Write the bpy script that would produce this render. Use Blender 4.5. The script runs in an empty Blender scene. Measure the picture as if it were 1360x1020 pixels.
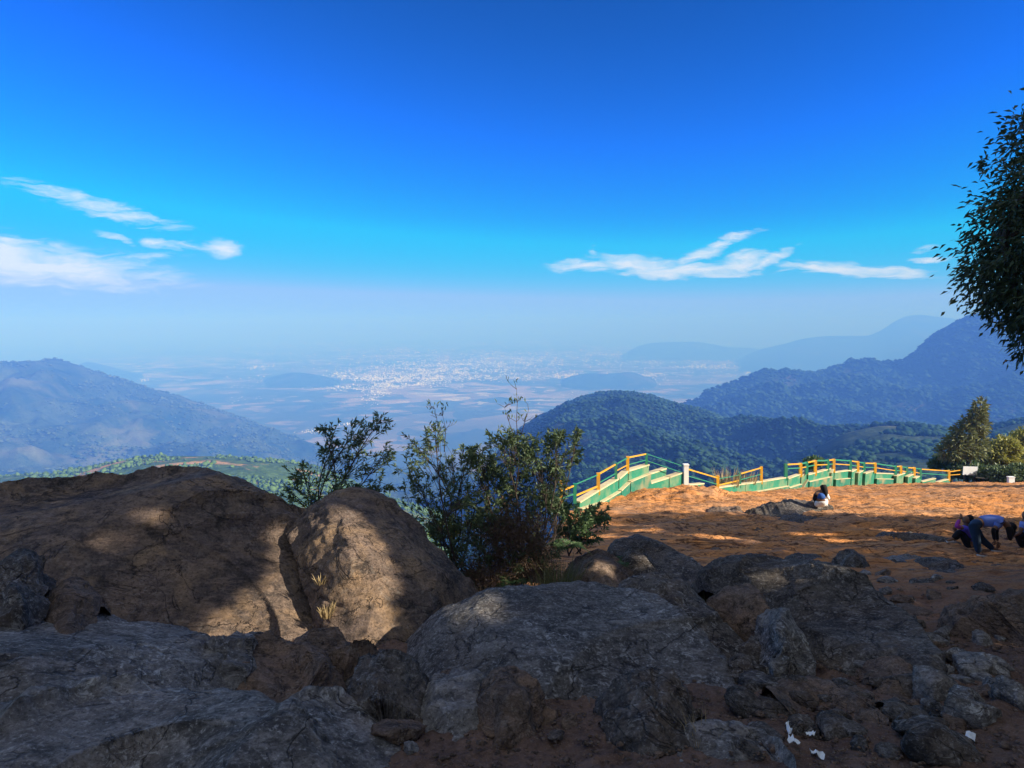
import bpy, math, random
import numpy as np
from mathutils import Vector
random.seed(7); RS = np.random.RandomState(11)
R = math.radians
scene = bpy.context.scene
COL = scene.collection
# ------------------------------------------------------------------ camera, sky, sun, exposure
H = 1.6                       # eye height
FPX = 906.7; CX, CY, HY = 680.0, 510.0, 430.0
PITCH = math.atan((CY-HY)/FPX)
cam = bpy.data.cameras.new("camera"); camo = bpy.data.objects.new("camera", cam); COL.objects.link(camo)
cam.sensor_width = 36.0; cam.lens = 24.0; cam.clip_start = 0.05; cam.clip_end = 200000.0
camo.location = (0, 0, H); camo.rotation_euler = (R(90)-PITCH, 0, 0)
scene.camera = camo
SUN_EL, SUN_AZ = R(28), R(110)          # azimuth clockwise from +Y (the view direction)
S = Vector((math.sin(SUN_AZ)*math.cos(SUN_EL), math.cos(SUN_AZ)*math.cos(SUN_EL), math.sin(SUN_EL)))
SN = np.array(S)
sun = bpy.data.lights.new("sun", 'SUN'); suno = bpy.data.objects.new("sun", sun); COL.objects.link(suno)
sun.energy = 5.0; sun.angle = R(0.5); sun.color = (1.0, 0.91, 0.78)
suno.rotation_euler = S.to_track_quat('Z', 'Y').to_euler(); suno.location = (30, -20, 40)
scene.render.engine = 'CYCLES'
scene.view_settings.view_transform = 'Standard'; scene.view_settings.look = 'None'
scene.view_settings.exposure = 1.05; scene.view_settings.gamma = 1.0
scene.cycles.use_denoising = True
try: scene.cycles.denoiser = 'OPENIMAGEDENOISE'
except Exception: pass
scene.cycles.max_bounces = 8; scene.cycles.diffuse_bounces = 4; scene.cycles.glossy_bounces = 2
scene.cycles.transparent_max_bounces = 8; scene.cycles.volume_bounces = 0
scene.cycles.caustics_reflective = False; scene.cycles.caustics_refractive = False

class NT:
    """small node-tree writer"""
    def __init__(s, tree): s.t = tree; s.L = tree.links
    def n(s, typ, ins=None, **props):
        nd = s.t.nodes.new(typ)
        for k, v in props.items(): setattr(nd, k, v)
        for k, v in (ins or {}).items(): s.set(nd.inputs[k], v)
        return nd
    def set(s, sock, v):
        if isinstance(v, bpy.types.NodeSocket): s.L.new(v, sock)
        elif isinstance(v, bpy.types.Node): s.L.new(v.outputs[0], sock)
        else: sock.default_value = v
    def m(s, op, a, b=0.0, c=0.0, clamp=False):
        nd = s.n('ShaderNodeMath', {0: a, 1: b, 2: c}, operation=op); nd.use_clamp = clamp
        return nd.outputs[0]
    def noise(s, vec, scale, detail=4.0, rough=0.55, dist=0.0, typ='FBM'):
        nd = s.n('ShaderNodeTexNoise', {'Vector': vec, 'Scale': scale, 'Detail': detail, 'Roughness': rough, 'Distortion': dist})
        return nd.outputs[0]
    def ramp(s, fac, *stops):
        nd = s.n('ShaderNodeValToRGB', {0: fac}); r = nd.color_ramp
        while len(r.elements) < len(stops): r.elements.new(0.5)
        for e, (p, c) in zip(r.elements, stops):
            e.position = p; e.color = (c, c, c, 1) if not isinstance(c, (tuple, list)) else (*c[:3], 1)
        return nd.outputs[0]
    def mix(s, fac, a, b, mode='MIX'):
        nd = s.n('ShaderNodeMix', data_type='RGBA', blend_type=mode)
        s.set(nd.inputs[0], fac)
        for i, v in ((6, a), (7, b)):
            s.set(nd.inputs[i], (*v, 1) if isinstance(v, tuple) and len(v) == 3 else v)
        return nd.outputs[2]
    def vmap(s, vec, scale=(1, 1, 1), rot=(0, 0, 0), loc=(0, 0, 0)):
        return s.n('ShaderNodeMapping', {'Vector': vec, 'Scale': scale, 'Rotation': rot, 'Location': loc}).outputs[0]

def raydir(px, py):
    a = (px-CX)/FPX; b = -(py-CY)/FPX
    c, s_ = math.cos(PITCH), math.sin(PITCH)
    return np.array([a, c+b*s_, -s_+b*c])
def at(px, py, Y):
    d = raydir(px, py); return np.array([0, 0, H]) + d*(Y/d[1])

SKY_FILL = 0.28  # strength of the added out-of-frame sky fill that brightens the shade
# world: physical sky + high thin cloud
world = bpy.data.worlds.new("World"); scene.world = world; world.use_nodes = True
wt = NT(world.node_tree); world.node_tree.nodes.clear()
sky = wt.n('ShaderNodeTexSky', sky_type='NISHITA'); sky.sun_disc = False
sky.sun_elevation = SUN_EL; sky.sun_rotation = SUN_AZ
sky.altitude = 1500; sky.air_density = 1.0; sky.dust_density = 0.4; sky.ozone_density = 3.0
gam = wt.n('ShaderNodeGamma', {'Color': sky.outputs[0], 'Gamma': 1.25})
hsv = wt.n('ShaderNodeHueSaturation', {'Saturation': 1.45, 'Value': 1.0, 'Color': gam.outputs[0]})
deep = wt.n('ShaderNodeVectorMath', {0: hsv.outputs[0], 1: (.153,)*3}, operation='MULTIPLY').outputs[0]
dsep = wt.n('ShaderNodeSeparateXYZ', {0: deep})
deep = wt.n('ShaderNodeCombineXYZ', {0: wt.m('MULTIPLY', wt.m('POWER', dsep.outputs[0], 2.0), 2.0), 1: wt.m('MULTIPLY', wt.m('POWER', dsep.outputs[1], 1.4), 5.3), 2: wt.m('MULTIPLY', wt.m('POWER', dsep.outputs[2], 1.9), 6.8)}).outputs[0]
deep = wt.n('ShaderNodeVectorMath', {0: deep, 1: (1.7, 3.1, 5.8)}, operation='MINIMUM').outputs[0]
bg = wt.n('ShaderNodeBackground', {'Color': deep, 'Strength': 0.085})
tc = wt.n('ShaderNodeTexCoord'); sep = wt.n('ShaderNodeSeparateXYZ', {0: tc.outputs['Generated']})
az = wt.m('ARCTAN2', sep.outputs[0], sep.outputs[1]); el = wt.m('ARCSINE', sep.outputs[2])
cv = wt.n('ShaderNodeCombineXYZ', {0: az, 1: el})
warp = wt.n('ShaderNodeTexNoise', {'Vector': wt.vmap(cv, (9, 22, 1)), 'Scale': 1.0, 'Detail': 4.0, 'Roughness': 0.55})
wv = wt.n('ShaderNodeVectorMath', {0: warp.outputs[1], 1: (0.5, 0.5, 0.5)}, operation='SUBTRACT')
wv2 = wt.n('ShaderNodeVectorMath', {0: wv.outputs[0], 1: (0.07, 0.034, 0)}, operation='MULTIPLY')
cw = wt.n('ShaderNodeVectorMath', {0: cv.outputs[0], 1: wv2.outputs[0]}, operation='ADD').outputs[0]
CLOUDS = [  # photo px, half sizes, tilt, strength
 (10,342,170,23,-7,1.1),(60,345,70,12,-6,.6),(135,272,95,12,-13,.62),(185,285,45,13,-10,.5),(215,322,24,5,-6,.75),(255,326,52,7,0,.45),(290,328,26,9,0,1.0),
 (150,312,30,4,-18,.5),(185,343,70,8,6,.38),(60,255,90,10,-12,.25),
 (775,351,48,7,0,.8),(845,350,62,10,-4,.95),(905,360,85,8,-2,1.0),(945,332,55,8,22,.8),(980,352,36,10,12,.95),(1025,347,32,6,24,.75),
 (1125,358,72,8,-3,1.05),(1185,366,52,4,-3,.7),(1235,341,28,4,0,.85),(1225,328,26,4,4,.35),(792,333,10,9,0,.3),(1045,362,40,3,0,.4)]
field = None
for (px, py, hw, hh, ang, amp) in CLOUDS:
    d = raydir(px, py); d = d/np.linalg.norm(d)
    a0, e0 = math.atan2(d[0], d[1]), math.asin(d[2])
    k = 1.0/FPX * math.cos(a0)
    v = wt.n('ShaderNodeVectorMath', {0: cw, 1: (a0, e0, 0)}, operation='SUBTRACT').outputs[0]
    v = wt.n('ShaderNodeVectorRotate', {'Vector': v, 'Angle': -R(ang)}, rotation_type='Z_AXIS').outputs[0]
    v = wt.n('ShaderNodeVectorMath', {0: v, 1: (1/(hw*k*1.05), 1/(hh*k*1.25), 0)}, operation='MULTIPLY').outputs[0]
    q = wt.n('ShaderNodeVectorMath', {0: v, 1: v}, operation='DOT_PRODUCT').outputs['Value']
    g = wt.m('MULTIPLY', wt.m('EXPONENT', wt.m('MULTIPLY', q, -1.1)), amp)
    field = g if field is None else wt.m('MAXIMUM', field, g)
fil = wt.noise(wt.vmap(cw, (22, 110, 1), (0, 0, R(-4))), 1.0, 7.0, 0.62, 0.6)
fil2 = wt.noise(wt.vmap(cw, (80, 260, 1), (0, 0, R(10))), 1.0, 4.0, 0.6)
dens = wt.m('ADD', field, wt.m('MULTIPLY', wt.m('SUBTRACT', fil, 0.52), 1.9))
dens = wt.m('ADD', dens, wt.m('MULTIPLY', wt.m('SUBTRACT', fil2, 0.5), 0.35))
dens = wt.m('MULTIPLY', dens, wt.m('SMOOTHSTEP' if False else 'MINIMUM', wt.m('MULTIPLY', wt.m('MAXIMUM', wt.m('SUBTRACT', field, .04), 0.0), 3.5), 1.0))
alpha = wt.ramp(dens, (0.08, 0.0), (0.40, 0.38), (0.95, 0.92))
bgc = wt.n('ShaderNodeBackground', {'Color': (0.78, 0.86, 0.97, 1), 'Strength': 0.52})
mx = wt.n('ShaderNodeMixShader', {0: alpha, 1: bg.outputs[0], 2: bgc.outputs[0]})
# unseen sky fill added overhead and behind the viewpoint to lift the shade, well above the framed part of the sky
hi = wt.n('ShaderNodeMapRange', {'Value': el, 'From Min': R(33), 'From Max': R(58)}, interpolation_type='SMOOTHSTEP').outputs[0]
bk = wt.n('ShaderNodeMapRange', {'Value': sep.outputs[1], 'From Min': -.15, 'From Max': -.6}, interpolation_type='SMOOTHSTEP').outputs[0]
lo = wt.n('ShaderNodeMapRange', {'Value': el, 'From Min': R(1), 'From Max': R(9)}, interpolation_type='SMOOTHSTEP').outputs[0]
fill_mask = wt.m('MULTIPLY', wt.m('MAXIMUM', hi, wt.m('MULTIPLY', bk, lo)), wt.ramp(wt.noise(tc.outputs['Generated'], 3.0, 5, .6, .5), (.3, .55), (.6, 1.0)))
bg_fill = wt.n('ShaderNodeBackground', {'Color': (.90, 1.0, 1.1, 1), 'Strength': SKY_FILL})
mx = wt.n('ShaderNodeMixShader', {0: fill_mask, 1: mx.outputs[0], 2: bg_fill.outputs[0]})
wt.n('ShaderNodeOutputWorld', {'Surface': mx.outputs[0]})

# ------------------------------------------------------------------ numpy noise
_perm = np.random.RandomState(3).permutation(256); _perm = np.concatenate([_perm]*3)
_g = np.array([[1,1,0],[-1,1,0],[1,-1,0],[-1,-1,0],[1,0,1],[-1,0,1],[1,0,-1],[-1,0,-1],[0,1,1],[0,-1,1],[0,1,-1],[0,-1,-1]], float)
def perlin(p):
    p = np.asarray(p, float); i = np.floor(p).astype(int); f = p-i; i &= 255
    u = f*f*f*(f*(f*6-15)+10); out = 0
    for dx in (0, 1):
        for dy in (0, 1):
            for dz in (0, 1):
                h = _perm[_perm[_perm[i[..., 0]+dx]+i[..., 1]+dy]+i[..., 2]+dz] % 12
                g = _g[h]; w = (u[..., 0] if dx else 1-u[..., 0])*(u[..., 1] if dy else 1-u[..., 1])*(u[..., 2] if dz else 1-u[..., 2])
                out = out + w*(g[..., 0]*(f[..., 0]-dx)+g[..., 1]*(f[..., 1]-dy)+g[..., 2]*(f[..., 2]-dz))
    return out
def fbm(p, oct=5, gain=0.5, lac=2.03):
    a, s, out = 1.0, 1.0, 0
    for k in range(oct): out = out+a*perlin(p*s+k*17.3); a *= gain; s *= lac
    return out
def ridged(p, oct=4, gain=0.5):
    a, s, out = 1.0, 1.0, 0
    for k in range(oct): out = out+a*(1-2*np.abs(perlin(p*s+k*9.1))); a *= gain; s *= 2.07
    return out
def sstep(a, b, x): t = np.clip((x-a)/(b-a), 0, 1); return t*t*(3-2*t)

# ------------------------------------------------------------------ object helpers
def mesh_obj(name, verts, faces, mat=None, parent=None, smooth=True, origin=None, mats=None, midx=None):
    verts = np.asarray(verts, np.float32).reshape(-1, 3)
    if origin is not None: verts = verts-np.asarray(origin, np.float32)
    me = bpy.data.meshes.new(name)
    if isinstance(faces, np.ndarray) or (isinstance(faces, list) and len(faces) and isinstance(faces[0], np.ndarray)):
        groups = faces if isinstance(faces, list) else [faces]
        loops = np.concatenate([g.ravel() for g in groups]).astype(np.int32)
        sizes = np.concatenate([np.full(len(g), g.shape[1]) for g in groups]).astype(np.int32)
        starts = np.concatenate([[0], np.cumsum(sizes)[:-1]]).astype(np.int32)
        me.vertices.add(len(verts)); me.vertices.foreach_set('co', verts.ravel())
        me.loops.add(len(loops)); me.loops.foreach_set('vertex_index', loops)
        me.polygons.add(len(sizes)); me.polygons.foreach_set('loop_start', starts)
        if smooth: me.polygons.foreach_set('use_smooth', np.ones(len(sizes), bool))
        me.update(calc_edges=True); me.validate()
    else:
        me.from_pydata([tuple(v) for v in verts], [], faces)
        if smooth:
            for p in me.polygons: p.use_smooth = True
        me.update()
    for mm in (mats or ([mat] if mat else [])): me.materials.append(mm)
    if midx is not None: me.polygons.foreach_set('material_index', np.asarray(midx, np.int32))
    o = bpy.data.objects.new(name, me); COL.objects.link(o)
    if origin is not None: o.location = Vector([float(c) for c in origin])
    if parent is not None:
        o.parent = parent; o.location = o.location-parent.location if origin is not None else -parent.location
    return o
def tag(o, label=None, cat=None, group=None, kind=None):
    if label: o['label'] = label
    if cat: o['category'] = cat
    if group: o['group'] = group
    if kind: o['kind'] = kind
    return o
def empty(name, loc, label, cat, group=None):
    o = bpy.data.objects.new(name, None); COL.objects.link(o); o.location = Vector([float(c) for c in loc]); o.empty_display_size = 0.2
    return tag(o, label, cat, group)
def gridfaces(nv, nu):
    a = np.arange(nv*nu).reshape(nv, nu)
    return np.stack([a[:-1, :-1], a[:-1, 1:], a[1:, 1:], a[1:, :-1]], -1).reshape(-1, 4)
class MB:
    """collects boxes, bars and tubes into one mesh"""
    def __init__(s): s.v = []; s.f = []
    def add(s, v, f):
        o = len(s.v); s.v += [tuple(map(float, p)) for p in v]; s.f += [tuple(i+o for i in q) for q in f]
    def prism(s, q0, q1):         # two matching quads
        s.add(list(q0)+list(q1), [(0, 1, 2, 3), (7, 6, 5, 4), (0, 4, 5, 1), (1, 5, 6, 2), (2, 6, 7, 3), (3, 7, 4, 0)])
    def bar(s, a, b, w, h=None, up=(0, 0, 1)):
        a, b = np.array(a, float), np.array(b, float); d = b-a; d /= np.linalg.norm(d)+1e-9
        upv = np.array(up, float)
        if abs(d@upv) > .97: upv = np.array([0, 1, 0.])
        r = np.cross(d, upv); r /= np.linalg.norm(r); u = np.cross(r, d); h = h or w
        q = [(-1, -1), (1, -1), (1, 1), (-1, 1)]
        s.prism([a+r*x*w/2+u*y*h/2 for x, y in q], [b+r*x*w/2+u*y*h/2 for x, y in q])
    def tube(s, pts, rad, n=5, cap=True):
        pts = [np.array(p, float) for p in pts]; rings = []
        for i, p in enumerate(pts):
            d = pts[min(i+1, len(pts)-1)]-pts[max(i-1, 0)]; d /= np.linalg.norm(d)+1e-9
            a = np.cross(d, (0.31, 0.87, 0.2)); a /= np.linalg.norm(a)+1e-9; b = np.cross(d, a)
            r = rad[i] if hasattr(rad, '__len__') else rad
            rings.append([p+r*(a*math.cos(2*math.pi*k/n)+b*math.sin(2*math.pi*k/n)) for k in range(n)])
        v = [q for r_ in rings for q in r_]; f = []
        for i in range(len(pts)-1):
            for k in range(n): f.append((i*n+k, i*n+(k+1) % n, (i+1)*n+(k+1) % n, (i+1)*n+k))
        if cap: f.append(tuple(range(n))[::-1]); f.append(tuple((len(pts)-1)*n+k for k in range(n)))
        s.add(v, f)
    def build(s, name, mat, parent=None, origin=None, smooth=False):
        return mesh_obj(name, np.array(s.v), s.f, mat, parent, smooth, origin)

def leaf_mesh(pos, dirs, length, width, rs, droop=0.25):
    """bent lance-shaped leaves: 2 folded halves each; pos,dirs (n,3)"""
    n = len(pos); d = dirs/(np.linalg.norm(dirs, axis=1, keepdims=True)+1e-9)
    r = rs.normal(size=(n, 3)); s = np.cross(d, r); s /= np.linalg.norm(s, axis=1, keepdims=True)+1e-9
    nn = np.cross(s, d)
    L = (length*rs.uniform(.65, 1.25, n))[:, None]; W = (width*rs.uniform(.7, 1.2, n))[:, None]
    tip = pos+d*L; tip[:, 2] -= (L[:, 0]*droop)
    mid = pos+d*L*.45+nn*L*0.05
    v = np.stack([pos, mid+s*W*.5+nn*W*.18, tip, mid-s*W*.5+nn*W*.18], 1).reshape(-1, 3)
    b = np.arange(n)[:, None]*4
    f = np.concatenate([b+np.array([[0, 1, 2]]), b+np.array([[0, 2, 3]])], 1).reshape(-1, 3)
    return v, f

# ------------------------------------------------------------------ materials
def new_mat(name):
    m = bpy.data.materials.new(name); m.use_nodes = True; m.node_tree.nodes.clear()
    t = NT(m.node_tree); out = t.n('ShaderNodeOutputMaterial'); return m, t, out
def bsdf(t, out, col, rough=0.9, normal=None, spec=0.3):
    ins = {'Base Color': (*col, 1) if isinstance(col, tuple) and len(col) == 3 else col, 'Roughness': rough, 'Specular IOR Level': spec}
    if normal is not None: ins['Normal'] = normal
    b = t.n('ShaderNodeBsdfPrincipled', ins); t.L.new(b.outputs[0], out.inputs['Surface']); return b
def paint(name, col, rough=0.5, wear=0.25, wearcol=(.25, .22, .18), scale=9.0):
    m, t, out = new_mat(name); g = t.n('ShaderNodeNewGeometry').outputs['Position']
    f = t.noise(g, scale, 5, .65); f2 = t.noise(g, scale*.2, 4, .6)
    c = t.mix(t.ramp(f, (.35, 0.0), (.75, wear)), col, tuple(x*.65 for x in col))
    c = t.mix(t.m('MULTIPLY', t.ramp(f2, (.46, 0.0), (.64, 1.0)), wear), c, wearcol)
    bm = t.n('ShaderNodeBump', {'Strength': .3, 'Distance': .01, 'Height': f})
    bsdf(t, out, c, rough, bm.outputs[0]); return m
def rock_mat(name, dark, mid, warm, lich=(.22, .24, .25), lich_amt=.5, warm_amt=.4, scale=1.0, grain_rot=.5):
    m, t, out = new_mat(name); g = t.n('ShaderNodeNewGeometry').outputs['Position']
    big = t.noise(g, .9*scale, 6, .6, .4); med = t.noise(g, 5*scale, 8, .68, .3); fine = t.noise(g, 38*scale, 7, .72, .3); grit = t.noise(g, 150, 4, .7)
    st = t.vmap(g, (3.0*scale, 9*scale, 22*scale), (0.25, grain_rot*.5, grain_rot)); stn = t.noise(st, 1.0, 7, .68, .8)
    c = t.mix(t.ramp(big, (.36, 0.0), (.64, 1.0)), dark, mid)
    c = t.mix(t.m('MULTIPLY', t.ramp(stn, (.47, 0.0), (.66, 1.0)), .6), c, tuple(min(1, x*1.8) for x in mid))
    wn = t.noise(g, 1.6*scale, 6, .62, .6)
    c = t.mix(t.m('MULTIPLY', t.ramp(wn, (.46, 0.0), (.66, 1.0)), warm_amt), c, warm)
    c = t.mix(t.ramp(med, (.36, .8), (.50, 0.0)), c, tuple(x*.5 for x in dark))
    ln = t.noise(g, 13*scale, 8, .75, .9); lz = t.noise(g, 1.3*scale, 3, .5)
    lm = t.m('MULTIPLY', t.ramp(ln, (.53, 0.0), (.62, 1.0)), t.ramp(lz, (.42, 0.15), (.6, 1.0)))
    c = t.mix(t.m('MULTIPLY', lm, lich_amt), c, lich)
    c = t.mix(t.m('MULTIPLY', t.ramp(fine, (.55, 0.0), (.68, 1.0)), lich_amt*.8), c, lich)
    c = t.mix(t.ramp(fine, (.32, .85), (.48, 0.0)), c, tuple(x*.35 for x in dark))
    # weathering cracks: thin dark wandering lines at two sizes
    w1 = t.noise(t.vmap(g, (1.1*scale, 1.1*scale, 2.2*scale), (.3, .2, grain_rot)), 1.0, 5, .55, 1.2); w2 = t.noise(g, 3.4*scale, 4, .6, 1.0)
    k1 = t.ramp(t.m('ABSOLUTE', t.m('SUBTRACT', w1, .5)), (.0, .8), (.009, 0.0)); k2 = t.ramp(t.m('ABSOLUTE', t.m('SUBTRACT', w2, .5)), (.0, .45), (.008, 0.0))
    k2 = t.m('MULTIPLY', k2, t.ramp(big, (.5, 0.0), (.6, 1.0))); k1 = t.m('MULTIPLY', k1, t.ramp(wn, (.38, 0.0), (.5, 1.0))); crk = t.m('MAXIMUM', k1, k2)
    c = t.mix(t.m('MULTIPLY', crk, .85), c, tuple(x*.25 for x in dark))
    h = t.m('ADD', t.m('MULTIPLY', med, .6), t.m('ADD', t.m('MULTIPLY', stn, .45), t.m('ADD', t.m('MULTIPLY', fine, .26), t.m('MULTIPLY', grit, .05))))
    h = t.m('SUBTRACT', h, t.m('MULTIPLY', crk, .45))
    bm = t.n('ShaderNodeBump', {'Strength': 1.0, 'Distance': .12, 'Height': h})
    bsdf(t, out, c, .92, bm.outputs[0], .25); return m
def leaf_mat(name, a, b, rough=.5, trans=.25, sc=3.0):
    m, t, out = new_mat(name); g = t.n('ShaderNodeNewGeometry')
    f = t.noise(g.outputs['Position'], sc, 3, .6); rnd = t.n('ShaderNodeTexWhiteNoise', {'Vector': t.vmap(g.outputs['Position'], (sc*6,)*3)}, noise_dimensions='3D')
    c = t.mix(t.m('ADD', t.m('MULTIPLY', f, .8), t.m('MULTIPLY', g.outputs['Random Per Island'], .45), clamp=True), a, b)
    p = t.n('ShaderNodeBsdfPrincipled', {'Base Color': c, 'Roughness': rough, 'Specular IOR Level': .35})
    tr = t.n('ShaderNodeBsdfTranslucent', {'Color': c}); mxs = t.n('ShaderNodeMixShader', {0: trans, 1: p.outputs[0], 2: tr.outputs[0]})
    t.L.new(mxs.outputs[0], out.inputs['Surface']); return m
def plain_mat(name, col, rough=.8):
    m, t, out = new_mat(name); g = t.n('ShaderNodeNewGeometry').outputs['Position']
    f = t.noise(g, 30, 3, .6); bsdf(t, out, t.mix(f, tuple(x*.75 for x in col), tuple(min(1, x*1.2) for x in col)), rough); return m

M = {}
M['rock_brown'] = rock_mat('rock_brown', (.065, .052, .048), (.20, .14, .105), (.46, .29, .15), (.42, .36, .30), .35, .62)
M['rock_grey'] = rock_mat('rock_grey', (.10, .094, .09), (.27, .25, .235), (.27, .19, .14), (.62, .60, .57), .85, .3)
M['rock_slab'] = rock_mat('rock_slab', (.07, .066, .064), (.20, .187, .178), (.22, .165, .13), (.56, .55, .54), .8, .3)
M['rock_dark'] = rock_mat('rock_dark', (.05, .043, .04), (.135, .118, .105), (.22, .145, .095), (.5, .47, .44), .6, .4, 1.0, -.6)
M['rock_rust'] = rock_mat('rock_rust', (.11, .078, .06), (.25, .175, .13), (.40, .24, .14), (.46, .4, .34), .4, .5, 1.6, 1.1)
M['bark'] = plain_mat('bark', (.06, .045, .035), .9)
M['twig'] = plain_mat('twig', (.075, .055, .045), .9)
M['leaf_tree'] = leaf_mat('leaf_tree', (.022, .036, .018), (.06, .09, .038), .4, .18)
M['leaf_shade'] = leaf_mat('leaf_shade', (.10, .11, .045), (.20, .20, .09), .5, .45)
M['leaf_shrub'] = leaf_mat('leaf_shrub', (.05, .085, .04), (.13, .18, .085), .5, .25)
M['leaf_bright'] = leaf_mat('leaf_bright', (.05, .11, .05), (.13, .2, .08), .5, .3)
M['leaf_sunny'] = leaf_mat('leaf_sunny', (.17, .20, .04), (.36, .34, .09), .6, .3, 1.0)
M['leaf_conic'] = leaf_mat('leaf_conic', (.08, .115, .05), (.24, .25, .11), .6, .2, 1.0)
M['fern'] = leaf_mat('fern', (.04, .09, .04), (.09, .15, .06), .5, .3)
M['straw'] = leaf_mat('straw', (.22, .16, .08), (.42, .32, .17), .7, .3, 8)
M['grass'] = leaf_mat('grass', (.06, .085, .03), (.2, .19, .08), .6, .3, 6)
M['dry'] = leaf_mat('dry', (.07, .045, .03), (.17, .11, .07), .8, .2, 8)

# ------------------------------------------------------------------ ground form
_gy = np.array([-40, -5, 0, 4, 9, 14, 20, 24, 30, 36, 45, 60, 75, 120, 200.])
_gz = np.array([1.5, -1.2, -1.6, -2.55, -3.72, -4.95, -5.95, -6.7, -7.8, -9.2, -11.15, -14.35, -18, -28, -50.])+H
EDGE = np.array([(-90, -18), (-20, 6.5), (-8, 9.9), (-4, 10.6), (-1.6, 10.9), (0.2, 11.8), (1.1, 15), (1.5, 20), (2.1, 24.3), (4.3, 27.6), (5.6, 29.9), (7.6, 32), (10.4, 35.4), (12.0, 37.6),
                 (16.4, 43), (21.3, 48), (27, 53), (33, 58), (38, 61.2), (50, 66.5), (75, 82), (170, 130)], float)
def edge_sd(x, y):
    """signed distance to the rim: positive outside (over the drop)"""
    p = np.stack([x, y], -1); best = np.full(x.shape, 1e9); sgn = np.zeros(x.shape)
    for a, b in zip(EDGE[:-1], EDGE[1:]):
        ab = b-a; t = np.clip(((p-a)@ab)/(ab@ab), 0, 1); q = a+t[..., None]*ab; dv = p-q; dd = np.hypot(dv[..., 0], dv[..., 1])
        cr = ab[0]*dv[..., 1]-ab[1]*dv[..., 0]
        up = dd < best-1e-6; best = np.where(up, dd, best); sgn = np.where(up, np.sign(cr), sgn)
    return best*sgn
def G0(x, y):
    x = np.asarray(x, float); y = np.asarray(y, float)
    z = 0
    for o in (-1.5, -.5, .5, 1.5): z = z+np.interp(y+o, _gy, _gz)*.25
    z = z+.42*np.exp(-(((x-6.9)/2.6)**2+((y-27.2)/2.0)**2))
    z = z+.06*np.clip(x-16, 0, 60)*np.exp(-np.clip(y-10, 0, 99)/14)
    return z
def G(x, y):
    x = np.asarray(x, float); y = np.asarray(y, float); sh = x.shape
    z = G0(x, y); p = np.stack([x, y, 0*x], -1)
    z = z+.07*fbm(p*.55, 3)+.03*fbm(p*2.1+5, 3)
    return z
def gz(x, y): return float(G(np.array([x]), np.array([y]))[0])
def hit(px, py):
    """point of the ground seen at a photo pixel"""
    d = raydir(px, py); d = d/d[1]; lo, hi = .4, 100.
    ys = np.concatenate([np.arange(.4, 30, .05), np.arange(30, 100, .2)]); zr = H+d[2]*ys; zg = G(d[0]*ys, ys)
    k = np.argmax(zr < zg); k = k if zr[k] < zg[k] else len(ys)-1
    return np.array([d[0]*ys[k], ys[k], zg[k]])

# ------------------------------------------------------------------ ground sheet of the hilltop
def build_ground():
    th = np.concatenate([np.linspace(-180, -46, 60)[:-1], np.linspace(-46, 46, 760), np.linspace(46, 180, 60)[1:]])
    rr = np.concatenate([[.05, .5, 1, 1.6, 2.1], np.geomspace(2.4, 34, 520), np.geomspace(34, 190, 170)[1:]])
    T, Rr = np.meshgrid(np.radians(th), rr); x = np.sin(T)*Rr; y = np.cos(T)*Rr
    z = G(x, y); p = np.stack([x, y, 0*x], -1)
    near = 1-sstep(9, 16, Rr)
    # weathered slab relief further out: low ledges running across the slope
    ledge = ridged(np.stack([x*.28+.15*y, y*.95-.25*x, 0*x], -1)+3, 4)
    z = z+(1-near)*sstep(0, 3, x-1)*(.13*ledge*np.clip(Rr/22, .4, 1.2))
    z = z+(1-near)*.05*fbm(np.stack([x*.8, y*3.2, 0*x], -1)+9, 4)
    sc = ridged(np.stack([x*1.0-y*.3, y*1.6+x*.3, 0*x], -1)+1, 3)
    z = z+.10*sc*np.exp(-(((x-7)/3.0)**2+((y-26.5)/2.5)**2))
    z = z+near*(.035*(ridged(p*1.7+4, 4)-1.1)+.018*fbm(p*7+2, 3)+.008*fbm(p*22, 2))
    sd = edge_sd(x, y)
    out = np.clip(sd, 0, None)
    z = z-np.where(out > 0, 1.15*out+.5*np.minimum(out, 1.2)-.0*out, 0)+np.where(out > 0, .5*np.clip(out, 0, 3)*.5*fbm(p*.7+8, 3), 0)
    z = np.maximum(z, -175)
    v = np.stack([x, y, z], -1)
    return mesh_obj('ground', v.reshape(-1, 3), gridfaces(*x.shape)[:, ::-1].copy())
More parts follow.
